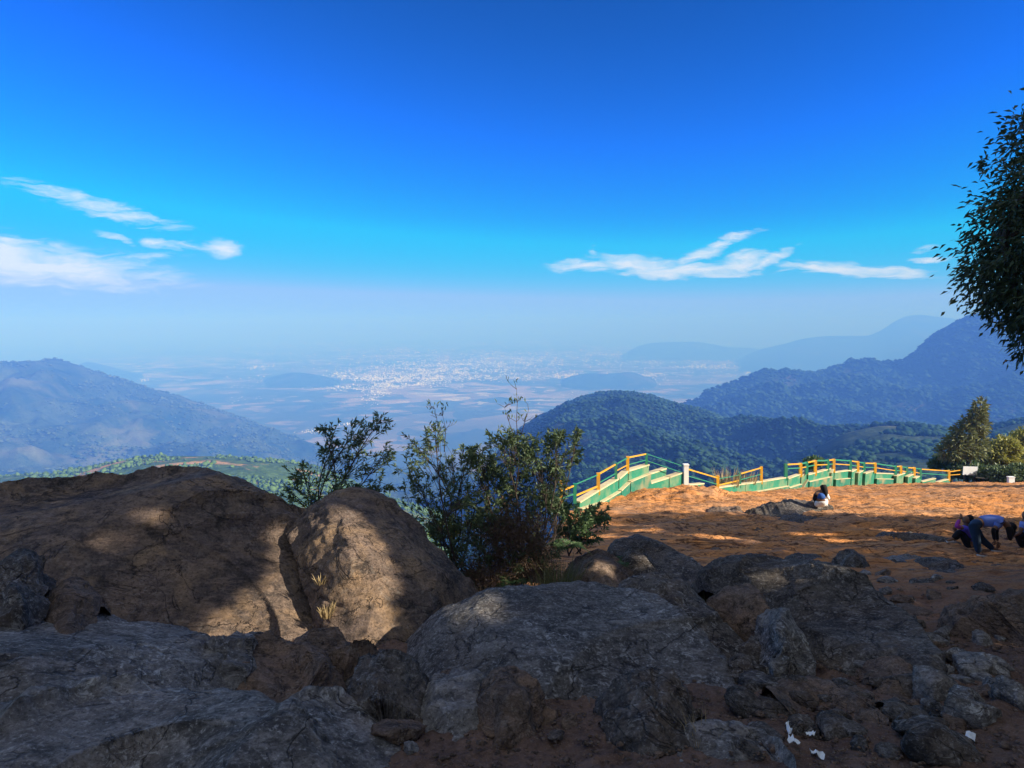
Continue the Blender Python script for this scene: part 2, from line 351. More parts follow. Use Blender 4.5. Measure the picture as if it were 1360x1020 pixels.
def ground_mat():
    m, t, out = new_mat('earth'); g = t.n('ShaderNodeNewGeometry').outputs['Position']
    big = t.noise(g, .35, 6, .6, .5); med = t.noise(g, 2.2, 8, .66, .3); fine = t.noise(g, 19, 7, .7); grit = t.noise(g, 85, 4, .7)
    lay = t.noise(t.vmap(g, (.5, 2.6, 3), (0, 0, .25)), 1.0, 8, .66, .8)
    c = t.mix(t.ramp(med, (.3, 0.0), (.7, 1.0)), (.52, .205, .06), (.72, .315, .105))
    c = t.mix(t.m('MULTIPLY', t.ramp(big, (.42, 0.0), (.66, 1.0)), .55), c, (.42, .26, .16))
    c = t.mix(t.m('MULTIPLY', t.ramp(lay, (.50, 0.0), (.63, 1.0)), .75), c, (.25, .165, .115))
    c = t.mix(t.ramp(fine, (.3, .75), (.5, 0.0)), c, (.20, .09, .045))
    ck = t.noise(t.vmap(g, (.55, 1.5, 1.5), (0, 0, .3)), 1.0, 6, .6, 1.0); ck2 = t.noise(t.vmap(g, (1.6, 4.0, 3), (0, 0, -.15)), 1.0, 5, .6, .8)
    crk = t.m('MAXIMUM', t.ramp(t.m('ABSOLUTE', t.m('SUBTRACT', ck, .5)), (.0, 1.0), (.016, 0.0)), t.m('MULTIPLY', t.ramp(t.m('ABSOLUTE', t.m('SUBTRACT', ck2, .5)), (.0, .8), (.02, 0.0)), t.ramp(med, (.45, 0.0), (.55, 1.0))))
    spy = t.n('ShaderNodeSeparateXYZ', {0: g}).outputs[1]
    crk = t.m('MULTIPLY', crk, t.n('ShaderNodeMapRange', {'Value': spy, 'From Min': 9.0, 'From Max': 15.0}).outputs[0])
    c = t.mix(t.m('MULTIPLY', crk, .8), c, (.08, .045, .03))
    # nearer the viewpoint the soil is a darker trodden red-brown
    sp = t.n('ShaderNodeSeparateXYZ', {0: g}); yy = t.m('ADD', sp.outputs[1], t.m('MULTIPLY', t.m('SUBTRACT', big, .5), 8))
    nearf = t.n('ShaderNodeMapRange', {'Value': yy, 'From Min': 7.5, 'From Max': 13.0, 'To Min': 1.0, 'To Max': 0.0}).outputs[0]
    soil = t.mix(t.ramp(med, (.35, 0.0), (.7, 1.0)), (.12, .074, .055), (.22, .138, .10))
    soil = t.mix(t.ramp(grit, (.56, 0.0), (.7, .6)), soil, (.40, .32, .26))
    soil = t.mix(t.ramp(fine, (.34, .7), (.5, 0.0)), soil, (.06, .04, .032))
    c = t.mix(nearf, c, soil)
    far = t.n('ShaderNodeMapRange', {'Value': sp.outputs[2], 'From Min': -22.0, 'From Max': -15.0, 'To Min': 1.0, 'To Max': 0.0}).outputs[0]
    c = t.mix(far, c, (.05, .07, .03))
    h = t.m('ADD', t.m('MULTIPLY', med, .5), t.m('ADD', t.m('MULTIPLY', lay, .4), t.m('ADD', t.m('MULTIPLY', fine, .3), t.m('MULTIPLY', grit, .08))))
    h = t.m('SUBTRACT', h, t.m('MULTIPLY', crk, .5))
    bm = t.n('ShaderNodeBump', {'Strength': 1.0, 'Distance': .11, 'Height': h})
    bsdf(t, out, c, .95, bm.outputs[0], .12); return m
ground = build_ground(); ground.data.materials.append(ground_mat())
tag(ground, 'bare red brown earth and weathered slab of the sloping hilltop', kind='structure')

# ------------------------------------------------------------------ far country: plain, hills, mountains
PLZ = -900+H
def cr(us, pts):
    """smooth interpolation of control rows (first column = parameter)"""
    pts = np.array(pts, float); pts = pts[np.argsort(pts[:, 0])]; u = pts[:, 0]; out = []
    for k in range(1, pts.shape[1]):
        y = pts[:, k]; m = np.zeros(len(u))
        if len(u) > 2:
            s = np.diff(y)/np.diff(u); m[1:-1] = np.where(s[1:]*s[:-1] > 0, 2*s[1:]*s[:-1]/(s[1:]+s[:-1]+1e-12), 0); m[0], m[-1] = s[0], s[-1]
        elif len(u) == 2: m[:] = (y[1]-y[0])/(u[1]-u[0])
        i = np.clip(np.searchsorted(u, us)-1, 0, len(u)-2); h = u[i+1]-u[i]; t = np.clip((us-u[i])/h, 0, 1)
        out.append((2*t**3-3*t*t+1)*y[i]+(t**3-2*t*t+t)*h*m[i]+(-2*t**3+3*t*t)*y[i+1]+(t**3-t*t)*h*m[i+1])
    return np.stack(out, -1)
def sheet(name, rows, px0, px1, nu, seg, amp, wl, seed, mat, crest=None):
    """rows: (Y, [(px, py)...]) front to back; a real surface at real distances with gullied relief"""
    us = np.linspace(px0, px1, nu); P = []
    for Y, pts in rows:
        py = cr(us, pts)[:, 0]
        a = (us-CX)/FPX; b = -(py-CY)/FPX; c, s_ = math.cos(PITCH), math.sin(PITCH)
        dy = c+b*s_; dz = -s_+b*c; P.append(np.stack([a*Y/dy, np.full(nu, float(Y)), H+dz*Y/dy], -1))
    P = np.array(P); t = np.concatenate([np.linspace(i, i+1, seg, endpoint=False) for i in range(len(rows)-1)]+[[len(rows)-1]])
    i = np.clip(t.astype(int), 0, len(rows)-2); f = (t-i)[:, None, None]
    m = np.zeros_like(P); m[1:-1] = (P[2:]-P[:-2])/2; m[0] = P[1]-P[0]; m[-1] = P[-1]-P[-2]
    V = (2*f**3-3*f*f+1)*P[i]+(f**3-2*f*f+f)*m[i]*.7+(-2*f**3+3*f*f)*P[i+1]+(f**3-f*f)*m[i+1]*.7
    q = V/wl+seed*7.7; q[..., 2] = seed
    rel = ridged(q*.8, 5)*.6+fbm(q*2.1, 4)*.6-.45
    w = np.ones(len(t))
    if crest is not None: w = np.clip(np.abs(t-crest)/.7, .18, 1)
    V[..., 2] += amp*rel*w[:, None]*np.clip(V[..., 1]/1200, .08, 1)
    o = mesh_obj(name, V.reshape(-1, 3), gridfaces(*V.shape[:2]), mat); return o, V
def forest_mat(name, a, b, bare, bare_amt, wl):
    m, t, out = new_mat(name); g = t.n('ShaderNodeNewGeometry').outputs['Position']
    n1 = t.noise(g, 3.2/wl, 6, .62, .4); n2 = t.noise(g, .09, 4, .7); n3 = t.noise(g, 1.3/wl, 7, .66, .7)
    c = t.mix(t.ramp(n1, (.35, 0.0), (.65, 1.0)), a, b)
    c = t.mix(t.ramp(n2, (.35, .65), (.6, 0.0)), c, tuple(x*.4 for x in a))
    c = t.mix(t.m('MULTIPLY', t.ramp(n3, (.54, 0.0), (.64, 1.0)), bare_amt), c, bare)
    bm = t.n('ShaderNodeBump', {'Strength': .8, 'Distance': 6.0, 'Height': n2})
    bsdf(t, out, c, 1.0, bm.outputs[0], 0.0); return m
M['wood_right'] = forest_mat('wood_right', (.007, .022, .016), (.02, .042, .024), (.16, .12, .08), .35, 700)
M['wood_left'] = forest_mat('wood_left', (.010, .032, .024), (.065, .092, .055), (.17, .165, .12), .35, 700)
M['wood_near'] = forest_mat('wood_near', (.045, .085, .025), (.09, .15, .04), (.42, .24, .11), .95, 160)
def crown_mat(name, a, b, w):
    m, t, out = new_mat(name); g = t.n('ShaderNodeNewGeometry')
    f = t.noise(g.outputs['Position'], 1/w, 4, .6)
    c = t.mix(t.m('ADD', t.m('MULTIPLY', g.outputs['Random Per Island'], .6), t.ramp(f, (.38, 0.0), (.66, .55)), clamp=True), a, b)
    bsdf(t, out, c, 1.0, None, 0.0); return m
M['crown_right'] = crown_mat('crown_right', (.007, .026, .018), (.034, .07, .04), 200)
M['crown_left'] = crown_mat('crown_left', (.010, .032, .022), (.075, .105, .06), 200)
M['crown_near'] = crown_mat('crown_near', (.03, .065, .02), (.11, .18, .045), 80)
def plain_land():
    th = np.radians(np.linspace(-75, 75, 260)); rr = np.geomspace(2500, 60000, 240)
    T, Rr = np.meshgrid(th, rr); x = np.sin(T)*Rr; y = np.cos(T)*Rr
    z = PLZ+12*fbm(np.stack([x/2500, y/2500, 0*x], -1), 4)
    o = mesh_obj('plain', np.stack([x, y, z], -1).reshape(-1, 3), gridfaces(*x.shape)[:, ::-1].copy())
    m, t, out = new_mat('farmland'); g = t.n('ShaderNodeNewGeometry').outputs['Position']
    gw = t.n('ShaderNodeVectorMath', {0: g, 1: t.n('ShaderNodeVectorMath', {0: t.n('ShaderNodeTexNoise', {'Vector': g, 'Scale': .0006, 'Detail': 4.0}).outputs[1], 1: (900, 900, 0)}, operation='MULTIPLY').outputs[0]}, operation='ADD').outputs[0]
    vor = t.n('ShaderNodeTexVoronoi', {'Vector': gw, 'Scale': .0022}); vs = t.n('ShaderNodeSeparateColor', {0: vor.outputs['Color']})
    vor2 = t.n('ShaderNodeTexVoronoi', {'Vector': gw, 'Scale': .006}); vs2 = t.n('ShaderNodeSeparateColor', {0: vor2.outputs['Color']})
    big = t.noise(g, .00022, 5, .6, .4); mid = t.noise(g, .0011, 7, .68, .5)
    c = t.mix(t.ramp(mid, (.35, 0.0), (.65, 1.0)), (.022, .045, .022), (.07, .085, .04))
    fld = t.m('MULTIPLY', t.ramp(vs.outputs[0], (.62, 0.0), (.72, 1.0)), t.ramp(big, (.42, 0.0), (.56, 1.0)))
    c = t.mix(t.m('MULTIPLY', fld, .7), c, (.30, .23, .16))
    fld2 = t.m('MULTIPLY', t.ramp(vs2.outputs[0], (.6, 0.0), (.75, 1.0)), t.ramp(mid, (.47, 0.0), (.6, 1.0)))
    c = t.mix(t.m('MULTIPLY', fld2, .65), c, (.38, .28, .2))
    c = t.mix(t.m('MULTIPLY', t.ramp(vs2.outputs[1], (.8, 0.0), (.86, 1.0)), t.ramp(big, (.5, 0.0), (.62, .8))), c, (.6, .55, .5))
    bsdf(t, out, c, 1.0, None, 0.0); o.data.materials.append(m)
    return tag(o, 'wide hazy plain of farmland far below the hills', kind='structure')
plain = plain_land()
# left: green near hill and the dry mountain behind it
hillN, VN = sheet('hill', [(60, [(-400, 1000), (800, 1000)]), (330, [(-400, 770), (0, 765), (400, 780), (800, 860)]),
    (700, [(-400, 690), (0, 682), (200, 672), (400, 690), (600, 750), (800, 820)]),
    (1100, [(-400, 648), (0, 634), (60, 630), (120, 622), (165, 612), (210, 606), (270, 606), (330, 609), (400, 617), (460, 638), (540, 668), (650, 705), (800, 760)]),
    (1450, [(-400, 680), (0, 660), (270, 640), (400, 660), (800, 850)])], -400, 800, 420, 60, 9, 150, 1.3, M['wood_near'], 3)
tag(hillN, 'near green hillside with tea fields and bare orange earth cuts', kind='structure')
mountL, VL = sheet('mountain', [(1400, [(-500, 770), (950, 790)]), (2500, [(-500, 625), (0, 632), (200, 642), (400, 655), (600, 675), (950, 720)]),
    (3500, [(-500, 540), (-200, 512), (-80, 510), (0, 518), (45, 534), (100, 560), (200, 580), (300, 598), (400, 615), (560, 642), (950, 680)]),
    (4600, [(-500, 480), (-150, 512), (-40, 506), (0, 502), (35, 492), (70, 483), (100, 489), (130, 499), (180, 514), (240, 529), (300, 549), (350, 567), (400, 585), (460, 604), (560, 628), (950, 650)]),
    (7500, [(-500, 600), (950, 612)])], -500, 950, 620, 90, 115, 650, 2.1, M['wood_left'], 3)
tag(mountL, 'dry blue hazed mountain rising on the left beyond the near hill', kind='structure')
# right: wooded ridges
mountR, VR1 = sheet('mountain', [(160, [(600, 980), (800, 800), (900, 760), (1700, 760)]), (600, [(600, 860), (700, 760), (800, 690), (1000, 670), (1700, 680)]), (1200, [(600, 780), (640, 720), (700, 645), (760, 600), (860, 585), (1000, 605), (1200, 610), (1700, 600)]),
    (2000, [(600, 720), (620, 680), (650, 620), (690, 573), (720, 554), (760, 536), (790, 527), (830, 523), (860, 527), (890, 538), (930, 549), (1000, 566), (1060, 565), (1120, 575), (1300, 575), (1700, 560)]),
    (2800, [(600, 740), (830, 575), (1060, 600), (1700, 600)])], 600, 1700, 620, 80, 66, 420, 3.7, M['wood_right'], 3)
tag(mountR, 'dark wooded round topped hill just beyond the railing', kind='structure')
mountB, VR2 = sheet('mountain', [(2100, [(700, 650), (900, 610), (1000, 590), (1100, 590), (1700, 560)]), (3000, [(700, 640), (900, 570), (1000, 548), (1100, 540), (1200, 536), (1360, 510), (1700, 480)]),
    (3900, [(700, 650), (800, 600), (850, 578), (900, 556), (940, 537), (985, 515), (1020, 507), (1045, 506), (1070, 509), (1085, 505), (1110, 496), (1130, 492), (1160, 493), (1200, 488), (1213, 478), (1225, 465), (1240, 454), (1260, 443), (1290, 431), (1330, 425), (1420, 412), (1700, 400)]),
    (5800, [(700, 640), (1700, 600)])], 700, 1700, 620, 90, 125, 620, 4.4, M['wood_right'], 2)
tag(mountB, 'long blue wooded ridge climbing to the right edge of the view', kind='structure')
mountS, VR3 = sheet('mountain', [(350, [(950, 720), (1700, 700)]), (700, [(950, 660), (1050, 640), (1180, 610), (1350, 610), (1700, 600)]), (1150, [(950, 660), (1040, 624), (1080, 600), (1130, 577), (1180, 568), (1230, 571), (1280, 579), (1360, 560), (1700, 540)]),
    (1600, [(950, 660), (1700, 620)])], 950, 1700, 360, 56, 16, 260, 5.2, M['wood_left'], 2)
tag(mountS, 'lower rocky spur below the blue ridge behind the fence', kind='structure')
def far_hill(crest, Y, dY, seed, label, px0, px1, amp=40):
    base = 430+930/(Y-dY)*FPX; back = 430+930/(Y+dY)*FPX
    o, _ = sheet('mountain', [(Y-dY, [(px0, base), (px1, base)]), (Y, crest), (Y+dY, [(px0, back), (px1, back)])], px0, px1, 160, 24, amp, 1500, seed, M['wood_right'], 1)
    tag(o, label, kind='structure')
far_hill([(800, 492), (838, 465), (850, 459), (875, 455), (920, 454), (945, 457), (965, 461), (1000, 463), (1060, 478), (1150, 490)], 19000, 2500, 6.1, 'flat topped hill faint in the haze of the plain', 800, 1150)
far_hill([(960, 500), (1000, 468), (1040, 457), (1080, 448), (1110, 446), (1150, 446), (1168, 440), (1190, 426), (1205, 420), (1220, 418), (1245, 421), (1270, 424), (1320, 436), (1420, 440), (1700, 445)], 16000, 3500, 7.3, 'highest pale far mountain fading into haze on the right', 940, 1700)
far_hill([(710, 535), (735, 514), (760, 500), (785, 496), (810, 497), (835, 494), (860, 502), (880, 512), (920, 535)], 10500, 1300, 8.2, 'small wooded hill standing alone on the plain beyond the dark hill', 700, 930, 25)
far_hill([(330, 520), (365, 500), (390, 495), (415, 497), (445, 505), (480, 520)], 10500, 1300, 9.2, 'small faint hill left of the far town', 320, 490, 25)
far_hill([(60, 510), (100, 486), (118, 481), (135, 484), (170, 494), (220, 510)], 11500, 1500, 9.9, 'small faint hill just behind the left mountain crest', 50, 230, 25)

# woods on the slopes: many small rough crowns, one mass per slope
def dome(kind):
    if kind == 0:
        v = np.array([[0, 0, 1.0]]+[[math.cos(a), math.sin(a), .28] for a in np.arange(5)*2*math.pi/5]+[[0, 0, -.5]]); f = [(0, 1+k, 1+(k+1) % 5) for k in range(5)]+[(6, 1+(k+1) % 5, 1+k) for k in range(5)]
        return v, np.array(f)
    v = [[0, 0, 1.0]]+[[.72*math.cos(a), .72*math.sin(a), .72] for a in np.arange(5)*2*math.pi/5]+[[math.cos(a+.6), math.sin(a+.6), .1] for a in np.arange(5)*2*math.pi/5]+[[0, 0, -.6]]
    f = [(0, 1+k, 1+(k+1) % 5) for k in range(5)]
    for k in range(5): f += [(1+k, 6+k, 1+(k+1) % 5), (1+(k+1) % 5, 6+k, 6+(k+1) % 5), (11, 6+(k+1) % 5, 6+k)]
    return np.array(v), np.array(f)
def woods(name, label, V, n, smin, smax, kind, mat, seed, clump=None, keep=None, sq=.8):
    rs = np.random.RandomState(seed)
    a, b, c, d = V[:-1, :-1].reshape(-1, 3), V[:-1, 1:].reshape(-1, 3), V[1:, 1:].reshape(-1, 3), V[1:, :-1].reshape(-1, 3)
    ar = np.linalg.norm(np.cross(c-a, d-b), axis=1); Pm = (a+c)/2
    pxs = CX+Pm[:, 0]/Pm[:, 1]*FPX
    w = ar*(pxs > -60)*(pxs < 1430)
    if clump: w = w*sstep(-.12, .18, fbm(Pm/clump, 4))
    if keep is not None: w = w*keep(Pm)
    k = rs.choice(len(w), n, p=w/w.sum()); u, v_ = rs.rand(n, 1), rs.rand(n, 1)
    P = (a[k]*(1-u)+b[k]*u)*(1-v_)+(d[k]*(1-u)+c[k]*u)*v_
    dv, df = dome(kind); s = (smin+(smax-smin)*rs.rand(n)**2.2)*(.7+.6*rs.rand(n))
    ang = rs.rand(n)*6.283; ca, sa = np.cos(ang)[:, None], np.sin(ang)[:, None]
    jit = 1+rs.uniform(-.28, .28, (n, len(dv)))
    X = (dv[None, :, 0]*ca-dv[None, :, 1]*sa)*jit; Yv = (dv[None, :, 0]*sa+dv[None, :, 1]*ca)*jit; Z = dv[None, :, 2]*jit*rs.uniform(.7, 1.25, (n, 1))*sq
    vv = np.stack([X, Yv, Z], -1)*(s*.5)[:, None, None]+P[:, None, :]+np.array([0, 0, 1])*(s*.18)[:, None, None]
    f = (np.arange(n)[:, None, None]*len(dv)+df[None]).reshape(-1, 3)
    o = mesh_obj(name, vv.reshape(-1, 3), f, mat, smooth=False); return tag(o, label, kind='stuff')
woods('forest', 'dense forest covering the dark round hill', VR1, 90000, 4, 12.5, 0, M['crown_right'], 1, None, lambda P: P[:, 1] > 600)
woods('forest', 'forest covering the long blue ridge', VR2, 75000, 9, 30, 0, M['crown_right'], 2)
woods('forest', 'patchy scrub on the rocky spur', VR3, 15000, 5, 11, 1, M['crown_right'], 3, 140, lambda P: P[:, 1] > 500)
woods('forest', 'patchy dry scrub on the left mountain', VL, 46000, 7, 24, 0, M['crown_left'], 4, 420)
woods('forest', 'trees scattered over the near green hill', VN, 16000, 2.2, 8, 1, M['crown_near'], 5, 90, lambda P: (P[:, 1] > 420), 1.0)
def town():
    rs = np.random.RandomState(5); bl = []
    CL = [(590, 492, 75, 11, 620), (545, 505, 40, 6, 260), (520, 512, 28, 4, 130), (640, 483, 75, 6, 220), (470, 498, 25, 4, 70), (500, 504, 40, 3, 60), (690, 476, 60, 3, 90), (505, 522, 14, 4, 40), (490, 532, 8, 5, 25),
          (700, 501, 40, 3, 70), (755, 499, 14, 3, 50), (810, 505, 38, 4.5, 120), (440, 515, 30, 3, 30), (415, 512, 15, 2, 20), (350, 488, 30, 2, 30), (185, 505, 10, 1.5, 12), (930, 487, 40, 2.5, 60), (870, 498, 30, 2, 40), (980, 470, 60, 3, 50), (760, 470, 90, 4, 90), (420, 575, 12, 2.5, 16), (460, 565, 10, 1.5, 9), (600, 470, 120, 6, 120), (860, 480, 90, 6, 110), (1010, 495, 50, 4, 40)]
    for px, py, sx, sy, n in CL:
        for _ in range(int(n*4.5)):
            x, y = px+rs.normal()*sx*.75, py+rs.normal()*sy*.6
            if y < 450: continue
            Y = 900*FPX/(y-HY); X = (x-CX)/FPX*Y; s = rs.uniform(.6, 1.6)*Y*.00095
            if perlin(np.array([[X/420., Y/900., 1.]]))[0]+.6*perlin(np.array([[X/130., Y/300., 4.]]))[0] < rs.uniform(-.35, .25): continue
            bl.append((X, Y, PLZ+4, s*rs.uniform(.6, 1.6), s*rs.uniform(.5, 1.3), s*rs.uniform(.35, .8)*1.0, rs.rand()*3.14))
    k = 0
    while k < 1500:
        x, y = rs.uniform(300, 1050), 452+rs.rand()**1.4*85; Y = 900*FPX/(y-HY); X = (x-CX)/FPX*Y
        if perlin(np.array([[X/900., Y/1500., 2.]]))[0]+.5*perlin(np.array([[X/300., Y/500., 5.]]))[0] < .22: continue
        s = rs.uniform(.5, 1.3)*Y*.001; bl.append((X, Y, PLZ+4, s*rs.uniform(.6, 1.6), s*rs.uniform(.5, 1.3), s*.4, rs.rand()*3.14)); k += 1
    q = np.array([[-1, -1, -.4], [1, -1, -.4], [1, 1, -.4], [-1, 1, -.4], [-1, -1, 1], [1, -1, 1], [1, 1, 1], [-1, 1, 1]])*.5
    f = np.array([(0, 1, 5, 4), (1, 2, 6, 5), (2, 3, 7, 6), (3, 0, 4, 7), (4, 5, 6, 7)]); V = []; F = []
    for k, (X, Y, Z, a, b, c, r) in enumerate(bl):
        w = q*np.array([a, b, 2*c]); V.append(np.stack([w[:, 0]*math.cos(r)-w[:, 1]*math.sin(r)+X, w[:, 0]*math.sin(r)+w[:, 1]*math.cos(r)+Y, w[:, 2]+Z], -1)); F.append(f+8*k)
    m, t, out = new_mat('town_white'); g = t.n('ShaderNodeNewGeometry')
    bsdf(t, out, t.ramp(g.outputs['Random Per Island'], (0, (.45, .42, .4)), (.35, (.75, .73, .7)), (1, (.85, .85, .84))), .8)
    o = mesh_obj('town', np.concatenate(V), np.concatenate(F), m, smooth=False)
    tag(o, 'far white town and villages spread over the plain', kind='stuff')
town()

# haze: one closed box of even air
hb = MB(); b0 = 62000.0
hb.prism([(-b0, -9000, PLZ-900), (-b0, b0, PLZ-900), (b0, b0, PLZ-900), (b0, -9000, PLZ-900)], [(-b0, -9000, 230), (-b0, b0, 230), (b0, b0, 230), (b0, -9000, 230)])
mh = bpy.data.materials.new('haze'); mh.use_nodes = True; mh.node_tree.nodes.clear(); th_ = NT(mh.node_tree)
ho = th_.n('ShaderNodeOutputMaterial')
hv = th_.n('ShaderNodeVolumePrincipled', {'Color': (.09, .26, 1.0, 1), 'Density': 2.75e-4, 'Anisotropy': -0.1, 'Absorption Color': (.64, .62, .56, 1)})
th_.L.new(hv.outputs[0], ho.inputs['Volume'])
haze = hb.build('haze', mh); tag(haze, 'pale blue haze over the valley', kind='stuff')

# ------------------------------------------------------------------ boulders
ROCKS = {}
def rock(label, crest, foot, back, mat, ef=1.0, eb=1.0, nu=160, nv=120, amp=.05, wl=.6, seed=1.0, over=0.0, name='boulder', strata=0.0, bury=.25, crag=0.0):
    """a stone lofted front foot -> crest -> back foot; crest rows (photo px, py, distance), foot (px, py) on the ground"""
    us = np.linspace(0, 1, nu)
    C = np.array([at(*c) for c in crest]); F = np.array([hit(*f) if len(f) == 2 else at(*f) for f in foot])
    par = lambda P: np.concatenate([[0], np.cumsum(np.linalg.norm(np.diff(P, axis=0), axis=1))])
    pc, pf = par(C), par(F)
    C = cr(us, np.column_stack([pc/pc[-1], C])); F = cr(us, np.column_stack([pf/pf[-1], F]))
    F[:, 1] = np.minimum(F[:, 1], C[:, 1]-.08)
    F[:, 2] = np.minimum(G(F[:, 0], F[:, 1]), F[:, 2])-bury
    if name == 'rock' and C[:, 1].mean() < 7.2: gc = G(C[:, 0], C[:, 1]); C[:, 2] = gc+np.maximum(C[:, 2]-gc, .02)*1.22+.02
    hgt = np.clip(C[:, 2]-G(C[:, 0], C[:, 1]), .02, None)
    Bk = C.copy(); Bk[:, 1] += back*np.clip(hgt/(hgt.max()+1e-6), .15, 1)**.5; Bk[:, 0] += (C[:, 0]-C[:, 0].mean())*.1
    Bk[:, 2] = np.minimum(G(Bk[:, 0], Bk[:, 1]), C[:, 2])-bury-.1
    n1 = int(nv*.68); n2 = nv-n1
    ph = np.linspace(0, 1, n1)[:, None, None]; hfr = 1-np.cos(ph*math.pi/2)**ef; vfr = np.sin(ph*math.pi/2)**ef
    A = np.empty((n1, nu, 3)); A[..., :2] = F[None, :, :2]*(1-hfr)+C[None, :, :2]*hfr; A[..., 2] = (F[None, :, 2:]*(1-vfr)+C[None, :, 2:]*vfr)[..., 0]
    if over:   # the front leans out over its foot
        A[..., 1] -= (over*np.sin(ph*math.pi)[..., 0]**1.5*np.sin(np.linspace(0, 1, nu)*math.pi)[None])
    ph = np.linspace(0, 1, n2+1)[1:, None, None]; hfr = np.sin(ph*math.pi/2)**eb; vfr = 1-np.cos(ph*math.pi/2)**eb
    B = np.empty((n2, nu, 3)); B[..., :2] = C[None, :, :2]*(1-hfr)+Bk[None, :, :2]*hfr; B[..., 2] = (C[None, :, 2:]*(1-vfr)+Bk[None, :, 2:]*vfr)[..., 0]
    V = np.concatenate([A, B])
    du = np.gradient(V, axis=1); dv = np.gradient(V, axis=0); N = np.cross(du, dv); N /= np.linalg.norm(N, axis=-1, keepdims=True)+1e-9
    q = V/wl+seed*5.13
    rel = fbm(q, 4)*.9+.45*ridged(q*1.3+3, 4)-.25
    fine = fbm(V*9+seed, 4)*.16+.10*ridged(V*5.5+seed, 4)
    if strata:
        sv = np.stack([V[..., 0]*1.2, V[..., 1]*2.0+V[..., 2]*3, V[..., 2]*7+V[..., 0]*1.5], -1); rel = rel+strata*ridged(sv+seed, 4)
    if crag:   # flat broken facets
        qq = V/(wl*.8)+seed; cell = np.round(fbm(qq, 2)*5)/5; rel = rel+crag*cell
    crack = np.exp(-(perlin(V*1.6/ (wl/.5)+seed*3)/.035)**2)*sstep(.0, .25, fbm(V*.9+seed*2, 2)+.12)
    V = V+N*(amp*1.35*rel+amp*1.7*fine-.028*crack*min(1, wl/.5))[..., None]
    rs_ = np.random.RandomState(int(seed*10)); size = np.linalg.norm(C[-1]-C[0])
    nf = int(12+60*min(crag, .5)); big_ = .30 if size > 2.2 else 1.0
    for k in range(nf):
        i, j = rs_.randint(int(n1*.25), n1+3), rs_.randint(3, nu-3); p0 = V[i, j]; nrm = N[i, j]+rs_.normal(size=3)*(.22+.5*crag); nrm /= np.linalg.norm(nrm)
        rad = size*rs_.uniform(.14, .34); dep = rad*(.05+.16*crag)*rs_.uniform(.4, 1.3)*big_
        dv_ = V-p0; s_ = dv_@nrm+dep; mk = (s_ > 0)*np.clip(1.6-np.linalg.norm(dv_, axis=-1)/rad, 0, 1)**.35
        V = V-nrm*(s_*mk*.85)[..., None]
    org = np.array([C[:, 0].mean(), (F[:, 1].mean()+C[:, 1].mean())/2, 0]); org[2] = gz(org[0], org[1])
    o = mesh_obj(name, V.reshape(-1, 3), gridfaces(*V.shape[:2]), M[mat], origin=org)
    tag(o, label, 'boulder' if name == 'boulder' else 'rock'); ROCKS[label] = V; return o, V
A_ = rock('largest smooth brown boulder with a broad dome and a sunlit right flank', [(-190, 690, 7.6), (-60, 658, 8.0), (0, 646, 8.2), (60, 640, 8.3), (120, 634, 8.4), (185, 630, 8.4), (235, 633, 8.3), (275, 642, 8.1), (305, 655, 7.9), (335, 670, 7.7), (375, 680, 7.5), (405, 692, 7.2), (424, 712, 6.95), (436, 745, 6.6), (448, 795, 6.2), (458, 850, 5.7)],
     [(-220, 930), (-60, 920), (60, 905), (170, 890), (260, 910), (330, 905), (400, 900), (462, 892)], 2.2, 'rock_brown', ef=1.1, nu=300, nv=230, amp=.055, wl=.95, seed=1.3, strata=.12)
B_ = rock('tall brown boulder split from the big dome by a narrow crack', [(384, 712, 8.0), (398, 692, 8.15), (418, 672, 8.25), (440, 658, 8.3), (465, 655, 8.3), (492, 662, 8.2), (520, 682, 8.05), (548, 706, 7.8), (575, 732, 7.55), (600, 762, 7.3), (618, 790, 7.1), (628, 815, 6.95)],
     [(430, 850), (458, 866), (490, 882), (512, 886), (535, 864), (570, 848), (605, 836), (632, 826)], 1.6, 'rock_brown', ef=1.55, nu=220, nv=200, amp=.05, wl=.8, seed=2.6, strata=.15)
C_ = rock('grey weathered boulder at the left edge in front of the big dome', [(-240, 810, 4.6), (-80, 802, 4.8), (0, 808, 4.8), (60, 810, 4.8), (110, 820, 4.75), (165, 838, 4.7), (215, 858, 4.65), (250, 876, 4.6), (270, 898, 4.5), (278, 925, 4.35)],
     [(-240, 1090), (-80, 1080), (60, 1060), (160, 1030), (230, 985), (262, 960), (282, 945)], 1.1, 'rock_grey', ef=1.0, nu=240, nv=190, amp=.055, wl=.55, seed=3.9, strata=.3)
D_ = rock('nearest grey boulder with pale lichen filling the bottom left corner', [(-260, 985, 3.1), (-100, 968, 3.25), (-20, 962, 3.3), (50, 940, 3.4), (105, 925, 3.5), (170, 926, 3.5), (225, 930, 3.45), (280, 938, 3.4), (325, 958, 3.3), (355, 985, 3.15), (378, 1030, 2.95), (385, 1070, 2.8)],
     [(-260, 1400), (-60, 1380), (120, 1340), (250, 1290), (340, 1200), (388, 1110)], .7, 'rock_grey', ef=.95, nu=240, nv=190, amp=.05, wl=.42, seed=5.2, strata=.35)
